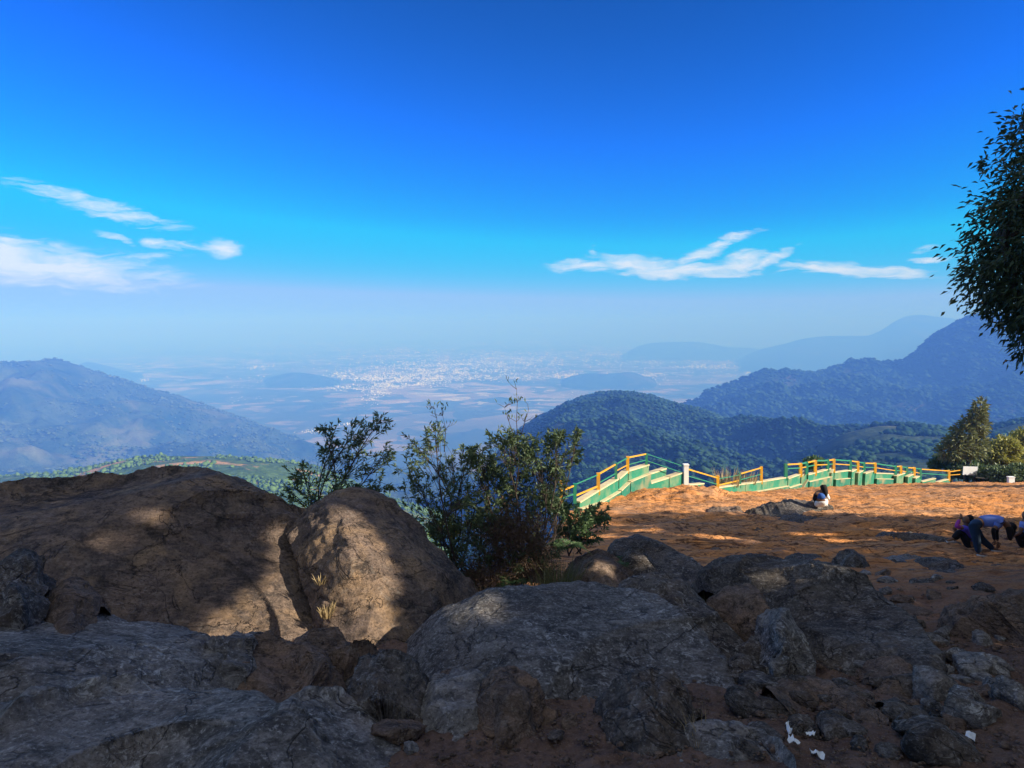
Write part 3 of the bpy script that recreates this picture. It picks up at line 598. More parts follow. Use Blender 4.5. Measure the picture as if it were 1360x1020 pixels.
E_ = rock('broad low grey rock dome in the middle with a dark overhanging right end', [(503, 888, 5.7), (520, 866, 5.8), (550, 844, 5.9), (600, 820, 5.95), (650, 806, 6.0), (700, 798, 6.0), (780, 791, 5.95), (845, 795, 5.85), (890, 813, 5.65), (925, 840, 5.4), (955, 872, 5.1), (978, 908, 4.85), (994, 946, 4.6), (1004, 985, 4.3)],
     [(500, 905), (540, 942), (600, 952), (660, 956), (720, 966), (790, 972), (860, 970), (930, 1000), (975, 1014), (1007, 1010)], 1.2, 'rock_slab', ef=1.0, nu=300, nv=190, amp=.05, wl=.75, seed=6.4, strata=.22)
F_ = rock('tilted grey slab running down behind the right side of the middle dome', [(832, 798, 6.6), (848, 782, 6.7), (872, 775, 6.75), (895, 779, 6.7), (925, 798, 6.5), (955, 822, 6.25), (985, 850, 5.95), (1010, 880, 5.7), (1030, 915, 5.35)],
     [(835, 860), (880, 885), (930, 915), (975, 950), (1005, 965), (1034, 935)], .9, 'rock_dark', ef=1.35, nu=170, nv=130, amp=.04, wl=.6, seed=7.7, strata=.35)
G_ = rock('big dark ribbed boulder on the right with pale grey scars', [(948, 795, 7.4), (958, 774, 7.5), (975, 760, 7.6), (1005, 749, 7.6), (1040, 750, 7.5), (1085, 757, 7.3), (1125, 765, 7.1), (1160, 776, 6.9), (1190, 795, 6.5), (1215, 820, 6.2), (1235, 848, 5.8), (1248, 885, 5.4), (1252, 925, 5.1)],
     [(950, 812), (985, 848), (1025, 872), (1080, 888), (1130, 897), (1165, 895), (1205, 915), (1250, 940)], 1.3, 'rock_dark', ef=.8, nu=280, nv=200, amp=.04, wl=.6, seed=8.8, strata=.4)
H_ = rock('brown slab with a sunlit upper edge behind the ribbed boulder', [(1195, 830, 7.9), (1210, 815, 8.0), (1230, 814, 7.95), (1258, 830, 7.7), (1280, 846, 7.3), (1294, 860, 7.0), (1302, 876, 6.7)], [(1196, 885), (1235, 896), (1275, 892), (1305, 885)], .7, 'rock_rust', ef=.8, nu=120, nv=90, amp=.035, wl=.4, seed=9.3, strata=.3)
rock('rounded brown boulder under the shrubs', [(752, 782, 10.2), (758, 758, 10.4), (775, 741, 10.5), (795, 735, 10.5), (820, 743, 10.4), (838, 762, 10.2), (849, 788, 10.0)], [(750, 792), (790, 797), (830, 798), (852, 796)], .7, 'rock_rust', ef=.85, nu=110, nv=90, amp=.04, wl=.5, seed=10.1, strata=.4)
rock('long dark boulder beside the fern', [(808, 748, 11.0), (822, 724, 11.2), (845, 713, 11.3), (872, 718, 11.2), (905, 735, 10.9), (932, 754, 10.5), (950, 775, 10.1), (958, 792, 9.9)], [(812, 765), (850, 782), (900, 794), (960, 800)], .8, 'rock_dark', ef=.9, nu=140, nv=100, amp=.05, wl=.6, seed=11.2, strata=.3)
rock('small black pointed rock standing alone on the open slope', [(1112, 758, 12.2), (1119, 740, 12.4), (1132, 733, 12.4), (1148, 738, 12.3), (1162, 757, 12.2)], [(1111, 762), (1135, 764), (1164, 761)], .5, 'rock_dark', ef=.6, nu=70, nv=60, amp=.04, wl=.3, seed=12.4, crag=.3, name='rock')
L_ = rock('craggy boulder at the right edge with a sunlit hollow', [(1292, 885, 6.1), (1300, 848, 6.4), (1312, 822, 6.6), (1330, 808, 6.7), (1360, 801, 6.7), (1420, 796, 6.7), (1500, 830, 6.4)], [(1292, 892), (1330, 902), (1390, 908), (1500, 905)], .9, 'rock_rust', ef=.7, nu=130, nv=110, amp=.06, wl=.4, seed=13.3, strata=.3, crag=.2)
M_ = rock('smooth brown rounded rock at the right edge near the bottom', [(1274, 965, 4.6), (1284, 938, 4.75), (1305, 925, 4.8), (1340, 924, 4.8), (1400, 932, 4.7), (1470, 970, 4.5)], [(1272, 985), (1320, 1002), (1400, 1010), (1475, 1000)], .5, 'rock_rust', ef=.85, nu=120, nv=90, amp=.03, wl=.4, seed=14.9)
rock('upright pointed dark rock leaning on the ribbed boulder', [(1006, 885, 5.85), (1016, 850, 5.95), (1030, 828, 6.0), (1045, 825, 5.95), (1062, 845, 5.8), (1078, 880, 5.6), (1088, 908, 5.4)], [(1008, 895), (1040, 918), (1090, 920)], .45, 'rock_grey', ef=.55, nu=100, nv=80, amp=.045, wl=.3, seed=15.8, crag=.35, name='rock')
rock('blocky dark rock wedged between the tilted slab and the ribbed boulder', [(945, 850, 6.3), (955, 812, 6.5), (975, 796, 6.6), (1002, 797, 6.6), (1022, 816, 6.5), (1032, 850, 6.3)], [(962, 862), (1000, 876), (1032, 868)], .5, 'rock_rust', ef=.55, nu=90, nv=70, amp=.04, wl=.35, seed=16.2, crag=.3, name='rock')
rock('rounded dark rock under the low end of the ribbed boulder', [(1158, 915, 5.15), (1170, 890, 5.3), (1190, 885, 5.3), (1215, 900, 5.2), (1238, 924, 5.0), (1250, 945, 4.9)], [(1160, 930), (1205, 945), (1252, 952)], .4, 'rock_rust', ef=.75, nu=90, nv=70, amp=.035, wl=.35, seed=17.5, name='rock')
rock('lumpy dark rock on the lower right slope beside a scrap of litter', [(1186, 980, 4.3), (1194, 955, 4.45), (1212, 948, 4.5), (1235, 958, 4.4), (1254, 990, 4.2)], [(1185, 995), (1220, 1004), (1258, 1002)], .4, 'rock_dark', ef=.7, nu=80, nv=70, amp=.04, wl=.3, seed=18.6, name='rock')
rock('flat ribbed slab lying in the soil at lower right', [(1040, 985, 4.4), (1055, 955, 4.6), (1085, 940, 4.7), (1125, 945, 4.65), (1155, 965, 4.5), (1180, 1000, 4.25)], [(1042, 998), (1110, 1012), (1182, 1010)], .5, 'rock_rust', ef=1.2, nu=110, nv=80, amp=.03, wl=.3, seed=19.4, strata=.6, name='rock')
S_ = rock('squat broken boulder in the gap below the sunlit flank', [(283, 918, 4.6), (292, 888, 4.75), (308, 872, 4.85), (335, 862, 4.9), (372, 866, 4.9), (405, 878, 4.85), (428, 902, 4.7), (442, 935, 4.55)], [(286, 955), (330, 975), (390, 978), (444, 965)], .55, 'rock_rust', ef=.6, nu=130, nv=100, amp=.05, wl=.35, seed=20.1, crag=.35, name='rock')
rock('brown broken rock touching the foot of the split boulder', [(378, 880, 4.95), (392, 862, 5.1), (420, 856, 5.15), (452, 860, 5.15), (480, 870, 5.1), (504, 890, 5.0)], [(382, 935), (430, 945), (506, 932)], .45, 'rock_rust', ef=.6, nu=110, nv=80, amp=.05, wl=.32, seed=21.3, crag=.35, name='rock')
rock('small craggy rock at the foot of the big dome', [(264, 888, 4.9), (280, 866, 5.05), (300, 856, 5.1), (322, 858, 5.1), (338, 874, 5.0)], [(266, 935), (300, 945), (342, 935)], .35, 'rock_grey', ef=.6, nu=80, nv=60, amp=.05, wl=.22, seed=22.2, crag=.4, name='rock')
rock('angular cracked rock with stepped faces in the lower middle', [(462, 948, 4.5), (470, 908, 4.6), (490, 890, 4.65), (520, 886, 4.65), (545, 900, 4.6), (560, 930, 4.5), (570, 972, 4.35)], [(464, 988), (510, 1004), (572, 998)], .45, 'rock_dark', ef=.5, nu=120, nv=100, amp=.055, wl=.3, seed=23.7, crag=.5, name='rock')
rock('pale lichened lump between the cracked rock and the middle dome', [(556, 958, 4.35), (572, 928, 4.45), (598, 914, 4.5), (628, 916, 4.5), (650, 945, 4.4)], [(558, 992), (600, 1002), (652, 990)], .4, 'rock_grey', ef=.7, nu=90, nv=70, amp=.045, wl=.25, seed=24.1, crag=.3, name='rock')
rock('rounded brown lump at the foot of the middle dome', [(634, 962, 4.3), (645, 924, 4.4), (668, 907, 4.45), (695, 910, 4.45), (713, 934, 4.35), (722, 968, 4.25)], [(636, 990), (680, 998), (724, 992)], .4, 'rock_rust', ef=.75, nu=90, nv=70, amp=.04, wl=.3, seed=25.8, name='rock')
rock('mossy low mound of rock with straw in front of the overhang', [(795, 975, 4.1), (812, 938, 4.25), (840, 920, 4.3), (875, 916, 4.3), (908, 934, 4.25), (937, 980, 4.1)], [(798, 1005), (860, 1018), (940, 1012)], .45, 'rock_dark', ef=.85, nu=120, nv=90, amp=.045, wl=.25, seed=26.5, name='rock')
rock('pale blue grey rock cut off by the bottom edge right of centre', [(895, 1020, 3.75), (915, 998, 3.85), (945, 990, 3.9), (985, 994, 3.9), (1020, 1015, 3.8), (1050, 1060, 3.6)], [(890, 1090), (960, 1110), (1055, 1100)], .4, 'rock_grey', ef=.8, nu=110, nv=80, amp=.035, wl=.3, seed=27.1, name='rock')
rock('low smooth rock along the bottom edge left of centre', [(330, 1010, 3.6), (362, 975, 3.8), (400, 955, 3.9), (440, 950, 3.95), (490, 968, 3.9), (540, 990, 3.8), (600, 1005, 3.75), (645, 1040, 3.6)], [(330, 1120), (450, 1130), (580, 1110), (650, 1080)], .5, 'rock_grey', ef=1.0, nu=150, nv=110, amp=.04, wl=.4, seed=28.4, strata=.25, name='rock')
rock('small grey rock at the left edge against the big dome', [(-30, 800, 5.5), (-5, 776, 5.6), (25, 765, 5.65), (50, 775, 5.6), (66, 800, 5.5)], [(-30, 940), (20, 945), (70, 935)], .3, 'rock_dark', ef=.6, nu=70, nv=60, amp=.05, wl=.25, seed=29.2, crag=.3, name='rock')
rock('low brown stone with dry stalks behind the left grey boulder', [(58, 825, 5.4), (72, 806, 5.5), (95, 798, 5.5), (118, 812, 5.4), (128, 830, 5.3)], [(58, 940), (95, 945), (130, 935)], .3, 'rock_rust', ef=.7, nu=60, nv=50, amp=.04, wl=.25, seed=30.6, name='rock')
SEAT, SEATV = rock('dark layered rock ledge where the seated person rests', [(985, 695, 21.2), (1005, 682, 21.6), (1035, 673, 21.9), (1070, 671, 22), (1098, 676, 21.8), (1112, 690, 21.3)], [(988, 702), (1050, 706), (1114, 698)], 1.2, 'rock_dark', ef=.6, nu=120, nv=70, amp=.10, wl=1.0, seed=31.2, strata=.5, name='rock')
rock('black angular rock just below the seated person', [(1036, 698, 19.6), (1046, 688, 19.8), (1062, 685, 19.8), (1075, 690, 19.6), (1080, 700, 19.4)], [(1036, 703), (1060, 706), (1082, 704)], .6, 'rock_dark', ef=.5, nu=60, nv=50, amp=.07, wl=.5, seed=32.2, crag=.4, name='rock')
rock('brown ledge poking out of the sunlit mound', [(938, 690, 21.8), (955, 678, 22.4), (985, 676, 22.5), (1002, 690, 21.8)], [(940, 695), (970, 699), (1004, 696)], .9, 'rock_rust', ef=.6, nu=80, nv=50, amp=.08, wl=.6, seed=33.2, crag=.3, name='rock')
rock('long dark slab step below the crouching people', [(1192, 730, 15.2), (1215, 718, 15.8), (1260, 722, 15.5), (1310, 738, 14.4), (1370, 752, 13.6), (1430, 770, 13)], [(1194, 738), (1260, 752), (1340, 768), (1430, 785)], 1.6, 'rock_dark', ef=1.1, nu=170, nv=80, amp=.05, wl=.8, seed=34.3, strata=.5, name='rock')
rock('low dark slab below the long step on the right slope', [(1225, 765, 11.9), (1245, 750, 12.2), (1275, 752, 12.1), (1310, 768, 11.5), (1345, 785, 10.9)], [(1226, 772), (1280, 786), (1348, 794)], .9, 'rock_dark', ef=1.0, nu=110, nv=60, amp=.04, wl=.6, seed=35.3, strata=.5, name='rock')
rock('half buried brown slab in the soil right of the ribbed boulder', [(1205, 770, 11.3), (1225, 775, 11.2), (1250, 790, 10.6), (1275, 808, 9.9)], [(1200, 785), (1235, 805), (1278, 818)], .6, 'rock_rust', ef=.9, nu=90, nv=50, amp=.04, wl=.5, seed=36.3, strata=.4, name='rock')

def slab(label, px, py, w, h, mat, seed):
    p = hit(px, py); Y = p[1]; cr_, ft = [], []
    for f in (-1, -.6, -.2, .25, .65, 1):
        x = px+f*w; hh = h*(1-abs(f)**2.2)+.01; X = (x-CX)/FPX*Y; yy = Y+.25*f; z = gz(X*yy/Y, yy)+hh
        cr_.append((x, HY+(H-z)/yy*FPX, yy))
    for f in (-1, 0, 1): q = hit(px+f*w, py+5+9*(1-abs(f))); ft.append((px+f*w, py+5+9*(1-abs(f))))
    rock(label, cr_, ft, .8, mat, ef=.9, nu=110, nv=60, amp=.045, wl=.6, seed=seed, strata=.5, name='rock')
slab('grey slab let into the slope beyond the long dark boulder', 905, 722, 48, .16, 'rock_dark', 41.3)
slab('low brown rib of rock between the mound and the ribbed boulder', 1010, 728, 50, .18, 'rock_rust', 42.3)
slab('thin grey rib of rock left of the black pointed rock', 1075, 748, 34, .2, 'rock_dark', 43.1)
slab('wide low slab right of the black pointed rock', 1205, 752, 46, .18, 'rock_grey', 44.7)
slab('brown rib of rock at the shadow edge right of the seated person', 1165, 697, 40, .2, 'rock_rust', 45.2)
slab('dark rib of rock at the shadow edge near the crouching people', 1235, 700, 30, .2, 'rock_dark', 46.9)
slab('low ridge of rock in the sunlit ground right of the seated person', 1190, 672, 44, .16, 'rock_rust', 47.4)
slab('dark crumbled ledge under the far end of the wall', 1245, 656, 40, .22, 'rock_dark', 48.8)

# loose stones: faceted, each its own thing
def stone_mesh(seed):
    rs = np.random.RandomState(seed); th = np.linspace(0, math.pi, 29); ph = np.linspace(0, 2*math.pi, 49)
    T, P = np.meshgrid(th, ph, indexing='ij'); d = np.stack([np.sin(T)*np.cos(P), np.sin(T)*np.sin(P), np.cos(T)], -1)
    n = rs.normal(size=(9, 3)); n /= np.linalg.norm(n, axis=1, keepdims=True); h = rs.uniform(.6, 1.0, 9)
    dn = np.clip(d@n.T, 1e-3, None); r = np.min(np.minimum(h/dn, 1.25), -1); r *= 1+.10*fbm(d*2.5+seed, 4)+.05*ridged(d*6+seed, 3)
    return d*r[..., None]*np.array([1, .8, .6]), gridfaces(29, 49)[:, ::-1].copy()
STONES = [stone_mesh(k) for k in range(8)]
STM = []
for k in range(8):
    v, f = STONES[k]; me = mesh_obj('stone', v.reshape(-1, 3), f, M[['rock_dark', 'rock_rust', 'rock_dark', 'rock_grey'][k % 4]])
    STM.append(me.data); bpy.data.objects.remove(me)
_st = 0
def put_stone(x, y, s, label, group, rs):
    global _st
    o = bpy.data.objects.new('stone', STM[_st % 8]); _st += 1; COL.objects.link(o)
    o.location = (x, y, gz(x, y)+s*.18); o.scale = (s, s*rs.uniform(.8, 1.2), s*rs.uniform(.7, 1.1)); o.rotation_euler = (rs.uniform(-.3, .3), rs.uniform(-.3, .3), rs.uniform(0, 6.28))
    tag(o, label, 'stone', group)
rs = np.random.RandomState(21)
for (px, py, s) in [(1015, 945, .10), (1060, 930, .08), (1000, 920, .07), (1120, 915, .08), (1150, 940, .09), (1265, 960, .09), (1255, 925, .07), (1300, 905, .09), (1340, 915, .08), (760, 965, .06), (740, 985, .05), (545, 1000, .06), (1180, 1005, .06), (1275, 1005, .07), (985, 1000, .10), (1005, 975, .07), (1090, 925, .07), (1140, 925, .10), (1270, 880, .1), (1320, 890, .12), (1040, 945, .07), (430, 955, .07), (450, 925, .08), (275, 950, .06)]:
    p = hit(px, py); put_stone(p[0], p[1], s, 'loose fist sized stone in the dark soil between the near boulders', 'loose stones between the near boulders', rs)
for k in range(105):
    px, py = [(rs.uniform(275, 520), rs.uniform(870, 960)), (rs.uniform(440, 730), rs.uniform(900, 985)), (rs.uniform(985, 1260), rs.uniform(880, 1010)), (rs.uniform(1150, 1360), rs.uniform(840, 960))][k % 4]
    p = hit(px, py); put_stone(p[0], p[1], rs.uniform(.05, .15)*(1+.5*(rs.rand() > .8)), 'broken angular rock lying among the near boulders', 'broken rocks among the near boulders', rs)
for k in range(150):
    px, py = rs.uniform(900, 1360), rs.uniform(700, 860)
    if py > 700+ (px-700)*.25+30: continue
    p = hit(px, py); put_stone(p[0], p[1], rs.uniform(.04, .13)*(.6+p[1]/20), 'small dark stone scattered over the shaded slab of the right slope', 'small stones scattered over the right slope', rs)
for k in range(60):
    px, py = rs.uniform(840, 1300), rs.uniform(655, 700)
    p = hit(px, py); put_stone(p[0], p[1], rs.uniform(.06, .2), 'small stone on the sunlit orange ground below the green wall', 'small stones below the green wall', rs)
def gravel():
    rs = np.random.RandomState(3); v0, f0 = dome(0); V = []; n = 2600; F = []
    for k in range(n):
        px, py = (rs.uniform(560, 1360), rs.uniform(840, 1020)) if k % 3 else (rs.uniform(820, 1360), rs.uniform(740, 900))
        d = raydir(px, py); Y = 1.6/(-(d[2]/d[1])-.235); Y = min(max(Y, 2.5), 20)
        x = d[0]/d[1]*Y; V.append((x, Y, rs.uniform(.006, .022)*(.7+.3*rs.rand()*4*(rs.rand() > .9))*(1+Y/14)))
    V = np.array(V); z = G(V[:, 0], V[:, 1])+.02; c = np.stack([V[:, 0], V[:, 1], z], -1)
    j = 1+rs.uniform(-.35, .35, (n, len(v0), 3)); vv = v0[None]*j*V[:, 2][:, None, None]*np.array([1, 1, .7])+c[:, None]
    o = mesh_obj('gravel', vv.reshape(-1, 3), (np.arange(n)[:, None, None]*len(v0)+f0[None]).reshape(-1, 3), M['rock_rust'], smooth=False)
    tag(o, 'fine gravel strewn over the dark soil', kind='stuff')
gravel()

# ------------------------------------------------------------------ trees
def surf(V, px, py):
    """point of a built rock seen at a photo pixel"""
    P = V.reshape(-1, 3)-np.array([0, 0, H]); c, s_ = math.cos(PITCH), math.sin(PITCH)
    dep = P[:, 1]*c-P[:, 2]*s_; u = P[:, 1]*s_+P[:, 2]*c
    x = CX+FPX*P[:, 0]/dep; y = CY-FPX*u/dep; d2 = (x-px)**2+(y-py)**2
    k = np.where(d2 < max(64, d2.min()*1.5))[0]; return V.reshape(-1, 3)[k[np.argmin(dep[k])]]
LIGHT = []      # gaps in the off-frame canopy: (point reached by the sun, radius)
for V, pts in ((A_[1], [(318, 850, .2), (328, 820, .2), (343, 788, .16), (378, 705, .17), (392, 730, .19), (402, 760, .21), (412, 790, .22), (422, 825, .22), (392, 845, .18), (362, 855, .17), (437, 850, .2), (350, 842, .2), (305, 852, .14), (385, 805, .2), (375, 775, .14), (430, 838, .2), (220, 674, .07), (198, 680, .05), (160, 715, .04)]),
               (B_[1], [(455, 820, .13), (470, 848, .14), (495, 858, .11), (512, 840, .08), (490, 750, .07), (470, 775, .1), (448, 785, .1)]),
               (G_[1], [(1015, 757, .10), (1000, 775, .05)]), (H_[1], [(1235, 822, .1), (1262, 838, .1), (1285, 858, .1)]),
               (L_[1], [(1340, 860, .16), (1365, 850, .2), (1325, 850, .1)]), (M_[1], [(1345, 940, .08), (1310, 932, .05)])):
    for (px, py, r) in pts: LIGHT.append((surf(V, px, py), r))
for (px, py, r) in [(925, 718, .35), (950, 722, .3), (840, 710, .2), (1165, 712, .35), (1185, 713, .25), (1060, 715, .2), (1095, 722, .25), (800, 700, .4), (780, 715, .35), (770, 775, .1), (630, 790, .08), (625, 782, .08), (1340, 690, .3), (1180, 800, .08)]:
    LIGHT.append((hit(px, py), r*.8))
for (px, py, r) in [(700, 600, .3), (745, 615, .25), (665, 640, .22), (715, 655, .2), (560, 615, .25), (600, 640, .22), (585, 690, .2), (470, 590, .25), (440, 630, .22), (480, 640, .18), (690, 690, .18), (785, 690, .3), (765, 700, .25), (640, 610, .2), (690, 540, .3), (740, 770, .2)]:
    LIGHT.append((at(px, py, 10.1), r))
for (px, py, r) in []:
    LIGHT.append((hit(px, py), r))
LP = np.array([p for p, r in LIGHT]); LR = np.array([r for p, r in LIGHT])
def open_gaps(P, rs, size=.1):
    """True for leaves that stay"""
    keep = np.ones(len(P), bool)
    for p, r in zip(LP, LR):
        d = P-p; t = d@SN; q = np.linalg.norm(d-t[:, None]*SN, axis=1)
        keep &= ~((t > 0) & (q < (r*1.12+size*.6)*rs.uniform(.75, 1.15, len(P))))
    return keep
def limb_path(a, b, rs, sag=.12, n=6):
    a, b = np.array(a, float), np.array(b, float); L = np.linalg.norm(b-a); o = rs.normal(size=3)*L*sag; o[2] = abs(o[2])*.6
    return [a*(1-t)+b*t+o*math.sin(math.pi*t) for t in np.linspace(0, 1, n)]
def broadleaf(label, base, crown, rad, nclump, perclump, leaf, rs, group=None, gaps=False, trunk_r=.16, mat='leaf_tree', name='tree', spread=.55, bumpy=.22):
    """tapered trunk, forking limbs and a crown of leaf clumps spread through an uneven ellipsoid"""
    root = empty(name, base, label, 'tree', group)
    crown, rad, base = np.array(crown, float), np.array(rad, float), np.array(base, float)
    d = rs.normal(size=(nclump, 3)); d /= np.linalg.norm(d, axis=1, keepdims=True)
    r = rs.uniform(.35, 1, nclump)**.45; bump = 1+bumpy*fbm(d*1.6+rs.rand()*9, 3)
    cc = crown+d*rad*(r*bump)[:, None]
    cc[:, 2] = np.where(d[:, 2] < -.3, cc[:, 2]+.15*rad[2]*rs.rand(nclump), cc[:, 2])
    mb = MB(); fork = base*.45+crown*.55; fork[2] = base[2]*.45+(crown[2]-rad[2]*.3)*.55
    mb.tube([base-np.array([0, 0, .4])]+limb_path(base, fork, rs, .05, 6), np.linspace(trunk_r*1.3, trunk_r*.75, 7), 9)
    limbs = []
    for k in range(9):
        e = cc[rs.randint(nclump)]*.75+crown*.25; p = limb_path(fork, e, rs, .12, 7); limbs += p[2:]
        if gaps and not open_gaps(np.array([a_*(1-f_)+b_*f_ for a_, b_ in zip(p[:-1], p[1:]) for f_ in (0, .33, .66)]), rs, .05).all(): continue
        mb.tube(p, np.linspace(trunk_r*.5, trunk_r*.1, 7), 6)
    limbs = np.array(limbs)
    sel = rs.choice(nclump, min(nclump, 150), replace=False)
    for k in sel:
        j = np.argmin(np.linalg.norm(limbs-cc[k], axis=1))
        if gaps and not open_gaps(np.stack([limbs[j], (limbs[j]+cc[k])/2, cc[k]]), rs, .05).all(): continue
        mb.tube(limb_path(limbs[j], cc[k], rs, .1, 4), np.linspace(.022, .006, 4), 4)
    mb.build('trunk', M['bark'], root, root.location, True)
    n = nclump*perclump; idx = np.repeat(np.arange(nclump), perclump)
    off = rs.normal(size=(n, 3))*spread*rs.uniform(.4, 1.2, nclump)[idx, None]*np.array([1, 1, .75])*.45
    P = cc[idx]+off; dr = off*1.2+d[idx]*.25+rs.normal(size=(n, 3))*.25+np.array([0, 0, -.1])
    if gaps: k = open_gaps(P, rs, leaf[0]); P, dr = P[k], dr[k]
    v, f = leaf_mesh(P, dr, leaf[0], leaf[1], rs, .22)
    mesh_obj('crown', v, f, M[mat], root, False, root.location)
    return root
broadleaf('dark leafy tree at the right edge, its crown hanging over the blue ridge', (9.6, 10.6, gz(9.6, 10.6)), (8.95, 10.2, H+1.42), (1.95, 1.9, 2.4), 860, 44, (.115, .042), np.random.RandomState(5), trunk_r=.17, spread=.36, bumpy=.13)
rs = np.random.RandomState(77)
SHL = 'broadleaf tree to the right of the viewpoint that shades the boulders'
for (x, y, h, rx, rz) in [(11.6, 5.2, 5.0, 3.1, 5.2), (12.2, .8, 5.8, 3.4, 5.8), (12.6, -3.8, 6.0, 3.5, 5.8), (20.5, 9.8, 5.4, 3.6, 6.2), (19.8, 4.2, 6.4, 3.9, 7.2), (21.5, -1.6, 6.4, 4.0, 7.0), (16.2, 6.8, 5.4, 3.2, 5.6), (25.5, 11.8, 5.4, 3.3, 5.6), (16.5, 1.2, 7, 3.2, 7)]:
    b = gz(x, y); broadleaf(SHL, (x, y, b), (x, y, b+h), (rx, rx, rz), 760, 40, (.26, .13), rs, 'shade trees right of the viewpoint', True, .2, spread=1.0, mat='leaf_shade')
broadleaf('broadleaf tree beyond the right edge that shades the far end of the slope', (52, 37, gz(52, 37)), (52, 37, gz(52, 37)+6), (5, 4.5, 5.5), 260, 26, (.5, .28), rs, None, False, .25, spread=1.6)

def far_tree(name, label, cat, base, blobs, mat, leaf, dens, rs, top=None):
    root = empty(name, base, label, cat); mb = MB(); P = []; D = []; base = np.array(base)
    cs = [np.array(at(px, py, Y)) for px, py, Y, a, b in blobs]
    tp = np.array(top if top is not None else cs[0]); mb.tube([base-np.array([0, 0, 2.0])]+limb_path(base, tp, rs, .02, 7), np.linspace(.28, .03, 8), 7)
    for (px, py, Y, a, b), c in zip(blobs, cs):
        k = Y/FPX; n = int(dens*a*b/40); d = rs.normal(size=(n, 3)); d /= np.linalg.norm(d, axis=1, keepdims=True)
        q = d*(rs.uniform(.2, 1, n)**.5)[:, None]*(1+.35*fbm(d*2.2+px, 3))[:, None]*np.array([a*k, a*k, b*k]); P.append(c+q); D.append(d+rs.normal(size=(n, 3))*.5)
        t = rs.uniform(.3, .9); mb.tube(limb_path(base*(1-t)+tp*t, c, rs, .06, 4), np.linspace(.09, .02, 4), 5)
    v, f = leaf_mesh(np.concatenate(P), np.concatenate(D), leaf[0], leaf[1], rs, .1)
    mb.build('trunk' if cat == 'tree' else 'stem', M['bark'], root, root.location, True); mesh_obj('crown' if cat == 'tree' else 'foliage', v, f, M[mat], root, False, root.location)
rs = np.random.RandomState(8)
far_tree('conifer_tree', 'tall slanting dark conifer at the far end of the fence', 'tree', at(1284, 630, 64), [(1302, 541, 64, 7, 10), (1298, 552, 64, 10, 9), (1301, 566, 64, 10, 12), (1290, 562, 64, 12, 9), (1281, 575, 64, 15, 10), (1272, 588, 64, 17, 11), (1262, 600, 64, 16, 10), (1285, 596, 64, 18, 13), (1302, 590, 64, 9, 14)], 'leaf_conic', (.5, .16), 120, rs, at(1303, 534, 64))
far_tree('bush', 'light green low bush at the foot of the slanting conifer', 'bush', at(1262, 634, 66), [(1252, 612, 66, 12, 8), (1270, 612, 66, 14, 9), (1285, 616, 66, 12, 8), (1243, 617, 66, 8, 6)], 'leaf_bright', (.35, .2), 220, rs)
far_tree('tree', 'bushy yellow green tree right of the white board', 'tree', at(1325, 640, 70), [(1322, 603, 70, 20, 14), (1336, 594, 70, 18, 13), (1310, 612, 70, 16, 12), (1330, 615, 70, 26, 12)], 'leaf_sunny', (.4, .24), 200, rs)
far_tree('tree', 'rounded sunlit green tree cut off by the right edge above the marker', 'tree', at(1368, 640, 75), [(1356, 590, 75, 18, 14), (1375, 585, 75, 24, 18), (1366, 606, 75, 28, 18), (1395, 605, 75, 30, 25)], 'leaf_sunny', (.4, .24), 200, rs)
far_tree('bush', 'dark undergrowth bush behind the white board', 'bush', at(1300, 640, 63.5), [(1290, 627, 63.5, 22, 9), (1312, 630, 63.5, 20, 10), (1272, 627, 63.5, 12, 7)], 'leaf_shrub', (.35, .2), 220, rs)
far_tree('bush', 'dark undergrowth bush behind the white marker', 'bush', at(1345, 648, 61), [(1335, 632, 61, 22, 12), (1360, 632, 61, 24, 14), (1390, 632, 61, 24, 16)], 'leaf_shrub', (.35, .2), 220, rs)
far_tree('bush', 'small green bush peeping over the far rail', 'bush', at(1082, 632, 48), [(1082, 613, 48, 10, 6), (1074, 617, 48, 7, 5)], 'leaf_bright', (.25, .14), 260, rs)

